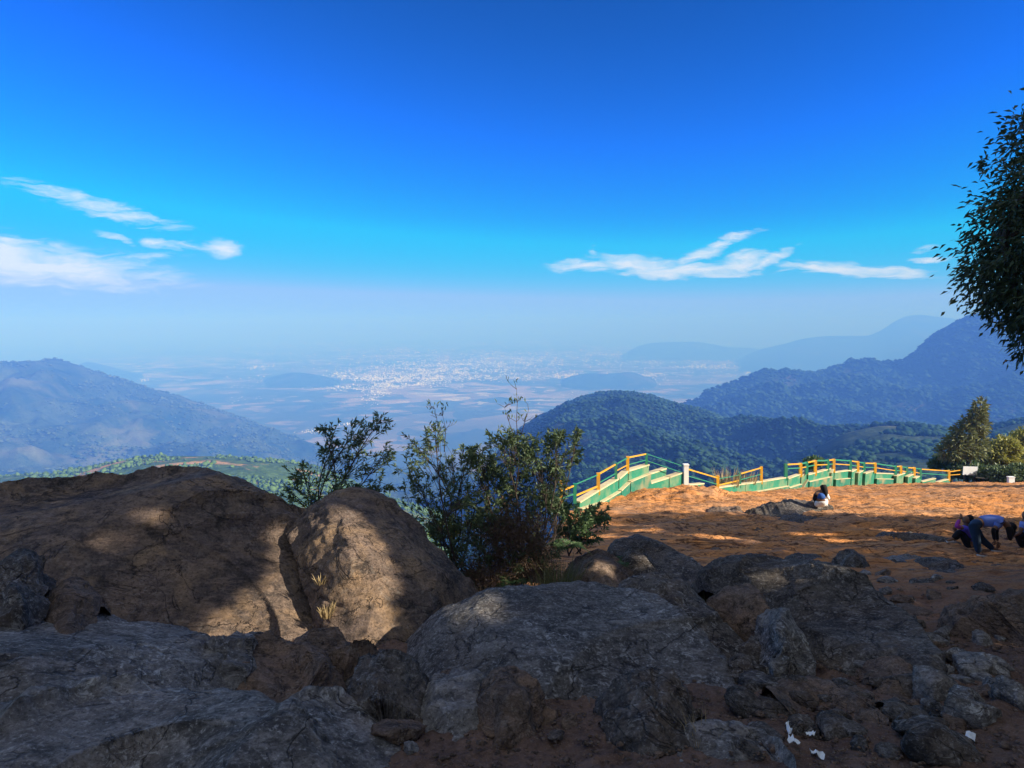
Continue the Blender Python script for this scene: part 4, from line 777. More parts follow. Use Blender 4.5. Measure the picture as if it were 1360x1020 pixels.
# ------------------------------------------------------------------ shrubs at the rim
def shrub(label, base, blobs, leaf, mat, rs, name='shrub', perleaf=11, stem=.014, sprigs=(), Y=10.0, leafy=.38):
    """blobs: (px, py, half w px, half h px, number of twigs)"""
    base = np.array(base, float); root = empty(name, base, label, 'shrub'); mb = MB(); P = []; D = []
    k = Y/FPX; main = []
    for (px, py, a, b, n) in blobs:
        c = np.array(at(px, py, Y+rs.uniform(-.25, .25))); p = limb_path(base+rs.normal(size=3)*np.array([.08, .08, 0]), c, rs, .10, 8); main.append((p, c, a*k, b*k, n))
        mb.tube(p, np.linspace(stem, stem*.35, 8), 5)
    for p, c, a, b, n in main:
        for _ in range(int(n*1.5)):
            d = rs.normal(size=3); d /= np.linalg.norm(d); tip = c+d*np.array([a, max(a, .25)*.8, b])*rs.uniform(.4, 1.05)
            s = p[rs.randint(4, 8)]; q = limb_path(s, tip, rs, .12, 5); mb.tube(q, np.linspace(stem*.3, .0016, 5), 3, False)
            dirv = np.array(q[-1])-np.array(q[-2]); dirv = dirv/(np.linalg.norm(dirv)+1e-9)
            L = np.linalg.norm(tip-s)
            for t in 1-rs.rand(perleaf)**1.4*leafy*min(1, .45/(L+.01))*1.6:
                t = max(t, 0); i = min(int(t*4), 3); f = t*4-i; pt = q[i]*(1-f)+q[i+1]*f
                P.append(pt); D.append(dirv*.8+rs.normal(size=3)*.55+np.array([0, 0, .15]))
    for (pts, nl) in sprigs:
        w = [at(px, py, Y) for px, py in pts]; mb.tube(w, np.linspace(stem*.5, .002, len(w)), 4)
        for _ in range(9):
            i = rs.randint(1, len(w)); e = w[i]+np.array([rs.normal()*.09, rs.normal()*.06, rs.uniform(.02, .13)]); mb.tube([w[i], (w[i]+e)/2+rs.normal(size=3)*.015, e], [.004, .003, .0015], 3, False)
            for _ in range(max(1, nl//9)): P.append(e+rs.normal(size=3)*.02); D.append(np.array([rs.normal()*.4, rs.normal()*.4, 1]))
    v, f = leaf_mesh(np.array(P), np.array(D), leaf[0], leaf[1], rs, .15)
    mb.build('stem', M['twig'], root, root.location, True); mesh_obj('foliage', v, f, M[mat], root, False, root.location)
    return root
rs = np.random.RandomState(31)
def rim(px, py, Y): return at(px, py, Y)
shrub('sparse narrow leaved shrub rising behind the split boulder', rim(430, 725, 9.6), [(470, 575, 34, 26, 15), (505, 558, 24, 12, 8), (440, 600, 36, 26, 16), (403, 628, 32, 22, 13), (388, 655, 22, 14, 8), (460, 640, 40, 26, 16), (484, 612, 28, 24, 12), (425, 660, 30, 20, 11), (488, 655, 24, 18, 8), (430, 572, 18, 14, 6), (512, 602, 18, 18, 7), (505, 640, 22, 20, 9)], (.085, .02), 'leaf_shrub', rs, perleaf=17, Y=9.6)
shrub('tall thin shrub in the middle between the sparse one and the dense one', rim(605, 760, 10.0), [(556, 596, 32, 24, 15), (545, 622, 26, 20, 12), (578, 575, 24, 16, 10), (600, 622, 38, 28, 18), (560, 652, 32, 26, 15), (620, 655, 34, 26, 16), (578, 690, 38, 26, 18), (620, 690, 36, 26, 18), (645, 625, 24, 24, 14), (625, 600, 24, 20, 12), (600, 660, 34, 26, 16)], (.085, .02), 'leaf_shrub', rs, perleaf=17, Y=10.0, sprigs=[([(583, 600), (582, 575), (580, 555), (577, 543)], 22), ([(590, 600), (592, 570), (588, 552)], 18)])
shrub('dense dark shrub in the middle with a bare twig standing above it', rim(695, 775, 10.0), [(640, 605, 34, 20, 22), (662, 582, 26, 16, 16), (700, 587, 42, 20, 30), (738, 582, 28, 16, 18), (766, 576, 8, 11, 7), (690, 618, 56, 30, 44), (742, 620, 30, 30, 26), (660, 652, 46, 30, 36), (712, 660, 46, 32, 36), (690, 700, 44, 28, 32), (735, 660, 24, 26, 18), (650, 690, 30, 26, 20), (765, 600, 10, 14, 6)], (.085, .022), 'leaf_shrub', rs, perleaf=19, Y=10.0, sprigs=[([(688, 590), (686, 560), (687, 535), (686, 517)], 34), ([(684, 585), (676, 560), (670, 541)], 22), ([(690, 585), (697, 560), (702, 545)], 14)])
shrub('low bright green shrub in front of the wall end', rim(765, 735, 10.6), [(768, 692, 30, 22, 26), (790, 682, 20, 17, 18), (746, 672, 22, 18, 16), (778, 716, 22, 13, 14), (803, 692, 9, 12, 7), (748, 702, 22, 18, 16)], (.085, .026), 'leaf_bright', rs, perleaf=19, Y=10.6)
shrub('yellowish sunlit shrub glimpsed behind the dark shrubs', rim(600, 745, 11.4), [(575, 702, 20, 14, 12), (632, 688, 22, 14, 14), (600, 705, 24, 12, 12), (660, 690, 14, 12, 8)], (.09, .028), 'leaf_sunny', rs, perleaf=17, Y=11.4)
shrub('low dark shrub filling the hollow right of the split boulder', rim(645, 790, 9.8), [(600, 735, 28, 22, 20), (650, 735, 34, 24, 28), (630, 765, 30, 14, 20), (690, 742, 34, 24, 28), (585, 705, 28, 24, 18), (640, 708, 34, 22, 24), (725, 730, 26, 26, 20)], (.08, .02), 'leaf_shrub', rs, perleaf=17, Y=9.8)

def blades(label, base, n, hgt, spread, mat, rs, name='grass_tuft', cat='grass', group=None, lean=(0, 0), w=.006, flop=.6):
    base = np.array(base, float); V = []; F = []
    for k in range(n):
        a = rs.rand()*6.283; r = spread*math.sqrt(rs.rand()); b = base+np.array([math.cos(a)*r, math.sin(a)*r, -.02]); L = hgt*rs.uniform(.45, 1.1)
        d = np.array([math.cos(a)*rs.uniform(.05, flop)+lean[0], math.sin(a)*rs.uniform(.05, flop)+lean[1], 1.0]); d /= np.linalg.norm(d); s = np.cross(d, rs.normal(size=3)); s /= np.linalg.norm(s)+1e-9
        g = rs.uniform(.1, .6)*flop; p1 = b+d*L*.5; p2 = b+d*L+np.array([d[0]*L*g, d[1]*L*g, -L*g*.5]); ww = w*rs.uniform(.6, 1.3); o = len(V)
        V += [b-s*ww, b+s*ww, p1-s*ww*.8, p1+s*ww*.8, p2]; F += [(o, o+1, o+3), (o, o+3, o+2), (o+2, o+3, o+4)]
    ob = mesh_obj(name, np.array(V), np.array(F), M[mat], None, False, base); return tag(ob, label, cat, group)
def on(px, py, dz=0.0): p = hit(px, py); p[2] += dz; return p
p = surf(B_[1], 438, 800); q = surf(A_[1], 436, 800)
blades('straw tuft growing in the crack between the two sunlit boulders', p+np.array([-.05, -.08, -.05]), 70, .16, .06, 'straw', rs, flop=.5)
blades('thin straw tuft higher in the crack between the sunlit boulders', surf(B_[1], 425, 765)+np.array([-.04, -.05, -.03]), 34, .12, .05, 'straw', rs)
blades('tall green grass tuft at the right foot of the dense shrub', on(742, 792), 170, .62, .22, 'grass', rs, w=.007, flop=.45)
blades('olive grass tuft just left of the rounded brown boulder', on(722, 796), 120, .42, .2, 'grass', rs, flop=.6)
blades('dry grass tuft in the hollow beside the split boulder', on(628, 800), 80, .26, .16, 'straw', rs, flop=.8)
blades('pale dry grass between the brown boulder and the middle dome', on(800, 800), 110, .26, .3, 'straw', rs, flop=.8)
blades('grass clump in the notch between tilted slab and ribbed boulder', on(938, 812), 150, .34, .25, 'grass', rs, flop=.5)
blades('few tall dry stalks standing by the notch of the ribbed boulder', on(955, 775), 16, .5, .12, 'straw', rs, flop=.25, w=.004)
blades('straw hanging over the mossy low mound', at(880, 925, 4.5)+np.array([0, 0, -.02]), 45, .15, .14, 'straw', rs, flop=1.0, w=.003)
blades('dry stalks at the foot of the overhang near the mossy mound', on(930, 985), 40, .2, .1, 'straw', rs, flop=.7, w=.003)
blades('dry roots and straw left of the squat broken boulder', on(272, 915), 80, .22, .12, 'dry', rs, flop=1.0, w=.004)
blades('straw litter under the squat broken boulder', on(420, 955), 120, .2, .2, 'dry', rs, flop=1.4, w=.003)
blades('pale thin stalks standing right of the squat broken boulder', on(462, 915), 30, .26, .1, 'straw', rs, flop=.4, w=.003)
blades('dry tangled grass between the cracked rock and the brown rock', on(450, 935), 110, .16, .18, 'dry', rs, flop=1.2, w=.003)
blades('dry stalks beside the low brown stone at left', at(90, 812, 5.3), 60, .16, .2, 'straw', rs, flop=1.1, w=.003)
blades('dry tawny grass behind the rail left of the far wall', at(965, 645, 35.5), 120, 1.0, .6, 'straw', rs, flop=.4, w=.02)
blades('tawny grass beside the next yellow post', at(992, 642, 37.5), 70, .8, .5, 'straw', rs, flop=.4, w=.02)
def tangle(label, c, rad, n, mat, rs, name='dry_shrub'):
    c = np.array(c); mb = MB()
    for k in range(n):
        d = rs.normal(size=3); d /= np.linalg.norm(d); a = c+d*np.array(rad)*rs.rand()**.5; b = a+rs.normal(size=3)*np.array([.16, .12, .16]); m_ = (a+b)/2+rs.normal(size=3)*.06
        mb.tube([a, m_, b], [.0025, .003, .0012], 3, False)
    root = empty(name, c-np.array([0, 0, rad[2]]), label, 'shrub'); mb.build('stem', M['dry'], root, root.location)
    P = c+rs.normal(size=(n*2, 3))*np.array(rad)*.55; v, f = leaf_mesh(P, rs.normal(size=(n*2, 3)), .05, .018, rs, .2); mesh_obj('foliage', v, f, M['dry'], root, False, root.location)
tangle('brown dead twig tangle under the dense shrub', at(685, 715, 9.7), (.5, .3, .42), 900, 'dry', rs)
tangle('brown dry brush at the foot of the dense shrub', at(655, 760, 9.6), (.5, .3, .22), 500, 'dry', rs)
tangle('dry brush right of the twig tangle', at(715, 760, 9.6), (.3, .25, .22), 300, 'dry', rs)
def fern(label, base, n, L, rs):
    base = np.array(base, float); root = empty('fern', base, label, 'fern')
    for k in range(n):
        a = k*6.283/n+rs.uniform(-.3, .3); up = rs.uniform(.55, 1.0); pts = []
        for t in np.linspace(0, 1, 14): pts.append(base+np.array([math.cos(a)*L*t*.85, math.sin(a)*L*t*.85, L*(up*t-.85*t*t)]))
        P = []; D = []
        for i in range(2, 14):
            t = i/13; tang = pts[i]-pts[i-1]; tang /= np.linalg.norm(tang); s = np.cross(tang, (0, 0, 1)); s /= np.linalg.norm(s)
            for sg in (-1, 1):
                for j in (0, .5):
                    P.append(pts[i-1]*(1-j)+pts[i]*j); D.append((s*sg+tang*.45)*(1.05-t)*.9)
        P, D = np.array(P), np.array(D); ln = np.linalg.norm(D, axis=1)
        v, f = leaf_mesh(P, D, .2*L/.45*1.0, .03, rs, .05)
        vv = v.reshape(-1, 4, 3); vv = vv[:, :1]+(vv-vv[:, :1])*ln[:, None, None]
        mb = MB(); mb.tube(pts, np.linspace(.004, .001, 14), 4); o = len(mb.v); V = np.concatenate([np.array(mb.v), vv.reshape(-1, 3)])
        mesh_obj('frond', V, mb.f+[tuple(int(i)+o for i in q) for q in f], M['fern'], root, False, base)
fern('bright green fern growing beside the long dark boulder', at(832, 752, 10.55), 9, .5, rs)
fern('small fern low in front of the dead twig tangle', at(680, 775, 9.45), 7, .42, rs)
fern('fern half hidden under the bright green shrub', at(752, 728, 10.0), 7, .45, rs)

# ------------------------------------------------------------------ parapet walls, railings, signs
M['green'] = paint('green', (.02, .195, .12), .6, .7, (.20, .24, .13), 5.0)
M['green_low'] = paint('green_low', (.02, .165, .11), .65, .8, (.26, .22, .12), 5.0)
M['cream'] = paint('cream', (.60, .51, .31), .7, .55, (.34, .26, .15), 5.0)
M['yellow'] = paint('yellow', (.66, .33, .02), .5, .4, (.35, .2, .08), 9.0)
M['rail_green'] = paint('rail_green', (.02, .22, .13), .5, .3, (.1, .14, .08), 9.0)
M['white'] = paint('white', (.8, .8, .78), .6, .25, (.5, .48, .42), 9.0)
M['board'] = paint('board', (.75, .78, .82), .6, .2, (.5, .5, .5), 6.0)
def DY(px): return float(np.interp(px, [740, 770, 800, 862, 911, 953, 990, 1046, 1100, 1160, 1215, 1262, 1300], [23.4, 24, 25.5, 29, 31, 33.5, 36, 42, 47, 52, 57, 60, 62.5]))
def wp(px, py, dy=0): return at(px, py, DY(px)+dy)
def parapet(label, segs, base):
    root = empty('parapet_wall', base, label, 'wall')
    for (x0, y0, x1, y1, led, d0, d1) in segs:
        n = 6; X = np.linspace(x0, x1, n+1); T = [wp(x, y0+(y1-y0)*t, d0+(d1-d0)*t) for x, t in zip(X, np.linspace(0, 1, n+1))]
        wall, cop, ldg = MB(), MB(), MB()
        L = [None]*(n+1) if led is None else [wp(x, led[0]+(led[1]-led[0])*t, d0+(d1-d0)*t-.1) for x, t in zip(X, np.linspace(0, 1, n+1))]
        for i in range(n):
            a, b = T[i], T[i+1]; d = b-a; d[2] = 0; d /= np.linalg.norm(d); nrm = np.array([-d[1], d[0], 0])   # away from the viewer
            ex = .02
            def quad(p, off0, off1, zt, zb): return [p+nrm*off0+[0, 0, zb], p+nrm*off1+[0, 0, zb], p+nrm*off1+[0, 0, zt], p+nrm*off0+[0, 0, zt]]
            zb0 = min(gz(a[0], a[1])-a[2], -.3)-.5; zb1 = min(gz(b[0], b[1])-b[2], -.3)-.5
            wall.prism(quad(a, 0, .22, -.055, zb0), quad(b, 0, .22, -.055, zb1))
            cop.prism(quad(a, -.03, .25, .0, -.055), quad(b, -.03, .25, .0, -.055))
            if led is not None:
                p, q = L[i], L[i+1]
                ldg.prism([p+nrm*-.10+[0, 0, zb0], p+nrm*.095+[0, 0, zb0], p+nrm*.095, p-nrm*.10], [q-nrm*.10+[0, 0, zb1], q+nrm*.095+[0, 0, zb1], q+nrm*.095, q-nrm*.10])
        pw = wall.build('panel', M['green'], root, root.location); cop.build('coping', M['cream'], root, root.location)
        if led is not None:
            lo = ldg.build('lower_panel', M['green_low'], root, root.location)
            cp = MB()
            for i in range(n):
                a, b = L[i], L[i+1]; d = b-a; d[2] = 0; d /= np.linalg.norm(d); nrm = np.array([-d[1], d[0], 0])
                cp.prism([a-nrm*.115+[0, 0, .002], a+nrm*.097+[0, 0, .002], a+nrm*.097+[0, 0, .032], a-nrm*.115+[0, 0, .032]], [b-nrm*.115+[0, 0, .002], b+nrm*.097+[0, 0, .002], b+nrm*.097+[0, 0, .032], b-nrm*.115+[0, 0, .032]])
            cp.build('ledge', M['cream'], root, root.location)
    return root
parapet('green parapet wall curving up behind the shrubs with cream coping', [(770, 666, 796, 650, (676, 668), 0, 0), (796, 650, 821.5, 635, (668, 653), 0, 0), (822.5, 635, 834, 625, (652, 641), 0, 0), (835, 624.5, 862, 616.5, (640, 629), 0, 0)], wp(800, 668))
parapet('short stepped green wall between the curving wall and the white post', [(863.5, 628.5, 885, 621.5, None, .6, .6), (864.5, 641, 888.5, 633.5, None, 0, 0), (889.5, 633, 907, 627, None, 0, .1)], wp(885, 648))
parapet('low green wall running right from the white post', [(915, 643.5, 935, 641.5, None, .3, .3), (936.5, 652, 953, 647, None, 0, 0), (954, 647, 990, 642, (660, 655), 0, 0), (990.5, 642, 1012, 639, (655, 651.5), 0, 0), (1012.5, 639, 1046, 633.5, (651.5, 645.5), 0, 0)], wp(990, 660))
parapet('far green wall with fan like steps ending near the white board', [(1047, 635, 1063, 629.5, (648, 643), 0, 0), (1064.5, 632, 1072, 625, (648, 637), .5, .2), (1073.5, 630, 1103.5, 622, (640, 633), 0, 0), (1104.5, 628, 1108, 621, None, -.3, .1), (1108.5, 627, 1131, 624, (637, 635), 0, 0), (1131.5, 626, 1139.5, 622, None, -.5, .3), (1140, 628, 1149, 623, None, -.5, .3), (1149.5, 628.5, 1162, 624.5, None, -.4, .3),
        (1163, 628, 1190, 629, (636, 636.5), .2, .2), (1191, 632, 1205.5, 626.5, None, -.6, .4), (1206, 633, 1215.5, 628, None, -.6, .3), (1216, 635, 1224, 630.5, None, -.5, .3), (1225, 639.5, 1243, 635, None, 0, 0), (1244, 640.5, 1262, 635.5, None, 0, 0)], wp(1150, 648))
Yl, Gr = 'yellow', 'rail_green'
def railing(label, posts, rails, base):
    root = empty('railing', base, label, 'railing')
    for (px, t, b, c, w) in posts:
        o = MB(); p0 = wp(px, b, .1); p1 = wp(px, t, .1); p0[2] -= .12; o.bar(p0, p1, w, w); o.build('post', M[c], root, root.location)
    for (x0, y0, x1, y1, c, w) in rails:
        o = MB(); o.bar(wp(x0, y0, .1), wp(x1, y1, .1), w*.75, w*.75); o.build('rail', M[c], root, root.location)
railing('yellow and green railing on the curving wall by the shrubs', [(745, 638, 668, Yl, .1), (763.5, 642, 664, Gr, .12), (794.5, 628, 653, Yl, .13), (818, 615, 636, Gr, .1), (833.5, 606, 625, Yl, .12), (858.5, 602, 617, Gr, .1)],
    [(745, 652, 762.5, 645, Yl, .07), (745, 662, 762.5, 656, Gr, .05), (765, 643, 793, 631, Gr, .045), (765, 658, 793, 646, Yl, .07), (796, 629, 817, 617, Yl, .07), (796, 641, 817, 629, Gr, .045), (819, 616, 832.5, 608.5, Gr, .05), (819, 625, 832.5, 618, Yl, .05), (835, 607.5, 857.5, 603, Yl, .07), (835, 617, 857.5, 611, Gr, .04)], wp(800, 668))
railing('low yellow and green rails between the white post and the far wall', [(953, 631.5, 649, Yl, .14), (982.5, 628, 645, Gr, .12), (1011, 619.5, 640, Yl, .14)],
    [(859.5, 603, 907, 619, Gr, .035), (859.5, 612, 907, 628, Gr, .035), (913, 623, 952, 634.5, Yl, .08), (913, 632, 952, 643, Gr, .05), (954, 644.5, 981.5, 638, Yl, .08), (954, 636, 981.5, 631, Gr, .04), (984, 629, 1010, 621.5, Yl, .08), (984, 637, 1010, 630, Gr, .05)], wp(960, 655))
RX = [(1043.5, 616, 635, Gr), (1063, 615, 631, Yl), (1071, 613.5, 627, Gr), (1082.5, 611, 629, Yl), (1099, 610.5, 624, Gr), (1107, 609.5, 625, Yl), (1129, 611, 625, Gr), (1139, 612.5, 624, Yl), (1147, 614, 624, Gr), (1162, 614.5, 626, Yl), (1189, 618.5, 630, Gr), (1196, 618.5, 630, Yl), (1204, 620, 628, Gr), (1214, 620.5, 630, Yl), (1222, 622, 634, Gr), (1260, 624.5, 637, Yl)]
rl = []
for (a, b) in zip(RX[:-1], RX[1:]):
    c, c2 = (Yl, Gr) if a[3] == Gr and b[3] == Yl or a[3] == Yl and b[3] == Yl else (Gr, Yl)
    if b[0]-a[0] > 22 and a[3] == Yl: c, c2 = Gr, Yl
    rl += [(a[0], a[1]+1, b[0], b[1]+1, c, .11), (a[0], a[1]+6.5, b[0], b[1]+6.5, c2, .08)]
rl += [(1261, 626.5, 1275, 624.5, Yl, .09), (1261, 631, 1275, 630, Yl, .07)]
railing('long far railing of yellow and green posts on the stepped wall', [(px, t, b, c, .19) for px, t, b, c in RX], rl, wp(1150, 648))
mb = MB(); p = wp(911, 652, -.1); q = wp(911, 618, -.1); mb.bar(p-np.array([0, 0, .3]), q, .21, .21); mb.bar(q+np.array([0, 0, .002]), q+np.array([0, 0, .06]), .25, .25)
o = mb.build('concrete_post', M['white'], None, wp(911, 652, -.1)); tag(o, 'stout white concrete post between the two wall sections', 'post')
pb = at(1288, 634, 62.2); root = empty('sign_board', pb, 'plain white board on two legs by the trees at the fence end', 'sign')
mb = MB(); mb.bar(at(1279, 625, 62.2), at(1298, 625.5, 62.2), .04, .80); mb.build('panel', M['board'], root, root.location)
for px in (1281, 1295):
    mb = MB(); a = at(px, 622, 62.25); mb.bar((a[0], a[1], gz(a[0], a[1])-2), a, .06); mb.build('leg', M['twig'], root, root.location)
pb = at(1342, 648, 59); mb = MB(); a = at(1342.5, 648, 59); b = at(1342.5, 634, 59); mb.bar((a[0], a[1], gz(a[0], a[1])-.3), b, .50, .28); mb.bar(b+np.array([0, 0, .002]), b+np.array([0, 0, .07]), .56, .34)
tag(mb.build('marker_stone', M['board'], None, pb), 'small white marker standing in front of the dark undergrowth', 'marker')
root = empty('rail_fence', at(1320, 645, 61), 'thin low wooden rail fence running in front of the undergrowth', 'fence')
mb = MB(); mb.bar(at(1296, 634, 62), at(1345, 639, 60.5), .08); mb.build('rail', M['cream'], root, root.location)
mb = MB(); mb.bar(at(1345, 638.5, 60.5), at(1400, 645, 58), .08); mb.build('rail', M['cream'], root, root.location)
for px, py, Y in ((1306, 635, 61.7), (1328, 637, 61), (1358, 640, 60)):
    a = at(px, py, Y); mb = MB(); mb.bar((a[0], a[1], gz(a[0], a[1])-.4), a, .09); mb.build('post', M['twig'], root, root.location)

# ------------------------------------------------------------------ people
def cloth(name, col): M[name] = plain_mat(name, col, .85)
cloth('skin', (.22, .12, .075)); cloth('hair', (.012, .01, .01)); cloth('navy', (.012, .018, .04)); cloth('black_cloth', (.01, .01, .013)); cloth('sky_blue', (.16, .24, .62)); cloth('violet', (.12, .09, .62)); cloth('magenta', (.35, .05, .30)); cloth('white_cloth', (.75, .74, .72)); cloth('jacket_blue', (.03, .10, .35)); cloth('jeans', (.014, .035, .075)); cloth('shoe', (.6, .58, .56))
def skin(name, chains, mat, parent, sub=2, squash=None):
    """chains: lists of (point, radius); a chain may start with the index of an earlier chain's end ('j', name)"""
    V, E, Rr, roots, key = [], [], [], [], {}
    for ch in chains:
        prev = None
        for it in ch:
            if isinstance(it, str): prev = key[it]; continue
            p, r = it[0], it[1]; V.append(tuple(map(float, p))); Rr.append(r); i = len(V)-1
            if len(it) > 2: key[it[2]] = i
            if prev is None: roots.append(i)
            else: E.append((prev, i))
            prev = i
    org = np.array(parent.location); me = bpy.data.meshes.new(name); me.from_pydata([tuple(np.array(v)-org) for v in V], E, []); me.update()
    o = bpy.data.objects.new(name, me); COL.objects.link(o)
    m = o.modifiers.new('skin', 'SKIN'); m.use_smooth_shade = True
    sv = me.skin_vertices[0].data if me.skin_vertices else None
    if sv is None:
        bm_ok = False
    else:
        for i, r in enumerate(Rr): sv[i].radius = (r, r if squash is None else r*squash); sv[i].use_root = i in roots
    s = o.modifiers.new('sub', 'SUBSURF'); s.levels = s.render_levels = sub
    dg = bpy.context.evaluated_depsgraph_get(); nm = bpy.data.meshes.new_from_object(o.evaluated_get(dg)); bpy.data.objects.remove(o)
    nm.materials.clear(); nm.materials.append(M[mat]); nm.name = name
    for p in nm.polygons: p.use_smooth = True
    ob = bpy.data.objects.new(name, nm); COL.objects.link(ob); ob.parent = parent
    return ob
def hand_chains(w, d, side):
    """palm and five fingers from wrist w along d"""
    w, d = np.array(w, float), np.array(d, float); d /= np.linalg.norm(d); s = np.cross(d, (0.1, 1, .2)); s /= np.linalg.norm(s); n = np.cross(s, d)
    out = [[(w, .026), (w+d*.05, .034), (w+d*.085, .03)]]
    for k, L in enumerate((.068, .078, .074, .058)):
        b = w+d*.075+s*(k-1.5)*.018; out.append([(b, .011), (b+d*L*.5+n*.006, .0095), (b+d*L*.85+n*.03, .008), (b+d*L+n*.045, .007)])
    b = w+d*.03-s*.022*side; out.append([(b, .013), (b+(d*.5-s*side)*.03, .011), (b+(d-s*side*.6)*.05, .009)])
    return out
def person(label, base, J, parts):
    root = empty('person', base, label, 'person')
    J = {k: np.array(v, float) for k, v in J.items()}
    up = J['head']-J['neck']; up /= np.linalg.norm(up)+1e-9
    body = [[(J['pelvis'], .10, 'pel'), ((J['pelvis']+J['chest'])/2, .105), (J['chest'], .12, 'che'), (J['neck'], .055, 'nec'), (J['neck']+up*.06, .05), (J['head']-up*.05, .075, 'hd'), (J['head'], .092), (J['head']+up*.08, .075)]]
    if 'face' in J: body.append(['hd', (J['head']-up*.02+J['face']*.09, .03), (J['head']-up*.03+J['face']*.115, .016)])
    for s in 'LR':
        if 'sh'+s in J:
            body.append(['che', (J['sh'+s], .055), (J['el'+s], .038), (J['ha'+s], .025)])
            body += hand_chains(J['ha'+s], J['ha'+s]-J['el'+s], 1 if s == 'L' else -1)
        if 'kn'+s in J:
            body.append(['pel', (J['hi'+s], .085), (J['kn'+s], .058), (J['an'+s], .038), (J['to'+s], .032)])
    skin('body', body, 'skin', root)
    for name, mat, chains in parts(J, up): skin(name, chains, mat, root)
    return root
Yb = 14.0
def P(px, py, dy=0.0, Y=Yb): return at(px, py, Y+dy)
J2 = dict(pelvis=P(1294, 694.5), chest=P(1321, 689.5), neck=P(1331, 692), head=P(1341, 701), hiL=P(1293, 698, -.11), hiR=P(1293, 698, .11), knL=P(1297, 718, -.14), knR=P(1303, 716, .15), anL=P(1300, 735, -.14), anR=P(1319, 729, .16), toL=P(1311, 739, -.18), toR=P(1331, 733, .14),
          shL=P(1328, 694, -.16), shR=P(1329, 692, .16), elL=P(1319, 704, -.22), elR=P(1323, 706, .2), haL=P(1321, 718, -.12), haR=P(1325, 719, .14), face=np.array([.5, -.2, -.85]))
def wear2(J, up):
    m = (J['pelvis']+J['chest'])/2
    return [('trousers', 'jeans', [[(J['pelvis']+[-.03, 0, 0], .125, 'p'), (J['pelvis']*.7+J['chest']*.3, .118)], ['p', (J['hiL'], .108), (J['knL'], .082), (J['anL'], .062)], ['p', (J['hiR'], .108), (J['knR'], .08), (J['anR'], .06)]]),
            ('shirt', 'sky_blue', [[(J['pelvis']*.75+J['chest']*.25, .125), (m, .128), (J['chest'], .14, 'c'), (J['neck']*.6+J['chest']*.4, .09)], ['c', (J['shL'], .078), (J['shL']*.35+J['elL']*.65, .062)], ['c', (J['shR'], .078), (J['shR']*.35+J['elR']*.65, .062)]]),
            ('sleeve', 'black_cloth', [[(J['shL']*.3+J['elL']*.7, .05), (J['elL'], .045), (J['haL']*.9+J['elL']*.1, .034)]]), ('sleeve', 'black_cloth', [[(J['shR']*.3+J['elR']*.7, .05), (J['elR'], .045), (J['haR']*.9+J['elR']*.1, .034)]]),
            ('hair', 'hair', [[(J['head']+[-.03, 0, .07], .095), (J['head']+[.04, 0, .03], .105), (J['head']+[.09, -.02, -.05], .085)], [(J['head']+[-.05, -.04, .05], .085), (J['head']+[-.06, -.1, -.06], .07), (J['head']+[-.07, -.12, -.17], .05), (J['head']+[-.05, -.12, -.24], .03)], [(J['head']+[.06, .02, 0], .09), (J['head']+[.1, .04, -.12], .06), (J['head']+[.1, .05, -.2], .03)]]),
            ('shoe', 'shoe', [[(J['anL']+[-.05, 0, -.05], .042), (J['anL']+[.06, -.02, -.055], .046), (J['toL']+[.01, 0, -.0], .034)]]), ('shoe', 'shoe', [[(J['anR']+[-.05, 0, -.05], .042), (J['anR']+[.06, -.02, -.055], .046), (J['toR'], .034)]])]
person('person in a light blue top and dark jeans bending over to their shoe', P(1306, 740), J2, wear2)
Q = lambda px, py, dy=0.0: at(px, py, 14.75+dy)
J3 = dict(pelvis=Q(1289, 725), chest=Q(1284, 706), neck=Q(1283.5, 699), head=Q(1284.5, 690), hiL=Q(1288, 726, -.1), hiR=Q(1289, 726, .1), knL=Q(1275.5, 705, -.12), knR=Q(1277, 706, .14), anL=Q(1265, 716, -.12), anR=Q(1268, 716.5, .16), toL=Q(1257, 718.5, -.14), toR=Q(1260, 719, .16),
          shL=Q(1281, 702, -.15), shR=Q(1285, 702, .17), elL=Q(1270, 699, -.18), elR=Q(1276, 712, .22), haL=Q(1275, 689, -.08), haR=Q(1271, 706, .12), face=np.array([-.9, -.1, -.2]))
def wear3(J, up):
    m = (J['pelvis']+J['chest'])/2
    return [('trousers', 'black_cloth', [[(J['pelvis'], .125, 'p'), (J['pelvis']*.75+J['chest']*.25, .12)], ['p', (J['hiL'], .10), (J['knL'], .078), (J['anL'], .055)], ['p', (J['hiR'], .10), (J['knR'], .076), (J['anR'], .055)]]),
            ('shirt', 'violet', [[(J['pelvis']*.8+J['chest']*.2, .128), (m, .13), (J['chest'], .14, 'c'), (J['neck']*.6+J['chest']*.4, .085)], ['c', (J['shL'], .075), (J['elL']*.4+J['shL']*.6, .062)], ['c', (J['shR'], .075), (J['elR'], .055)]]),
            ('sleeve', 'magenta', [[(J['shL']*.5+J['elL']*.5, .055), (J['elL'], .05), (J['haL']*.85+J['elL']*.15, .036)]]),
            ('hair', 'hair', [[(J['head']+[.0, 0, .08], .09), (J['head']+[.05, 0, .03], .105), (J['head']+[.06, 0, -.08], .085), (J['head']+[.07, 0, -.2], .06), (J['head']+[.06, 0, -.32], .03)]]),
            ('shoe', 'shoe', [[(J['anL']+[.03, 0, -.05], .04), (J['anL']+[-.06, 0, -.05], .045), (J['toL'], .034)]]), ('shoe', 'shoe', [[(J['anR']+[.03, 0, -.05], .04), (J['anR']+[-.06, 0, -.05], .045), (J['toR'], .034)]])]
person('person in violet and black sitting knees up behind the bending one', Q(1280, 727), J3, wear3)
Q4 = lambda px, py, dy=0.0: at(px, py, 14.9+dy)
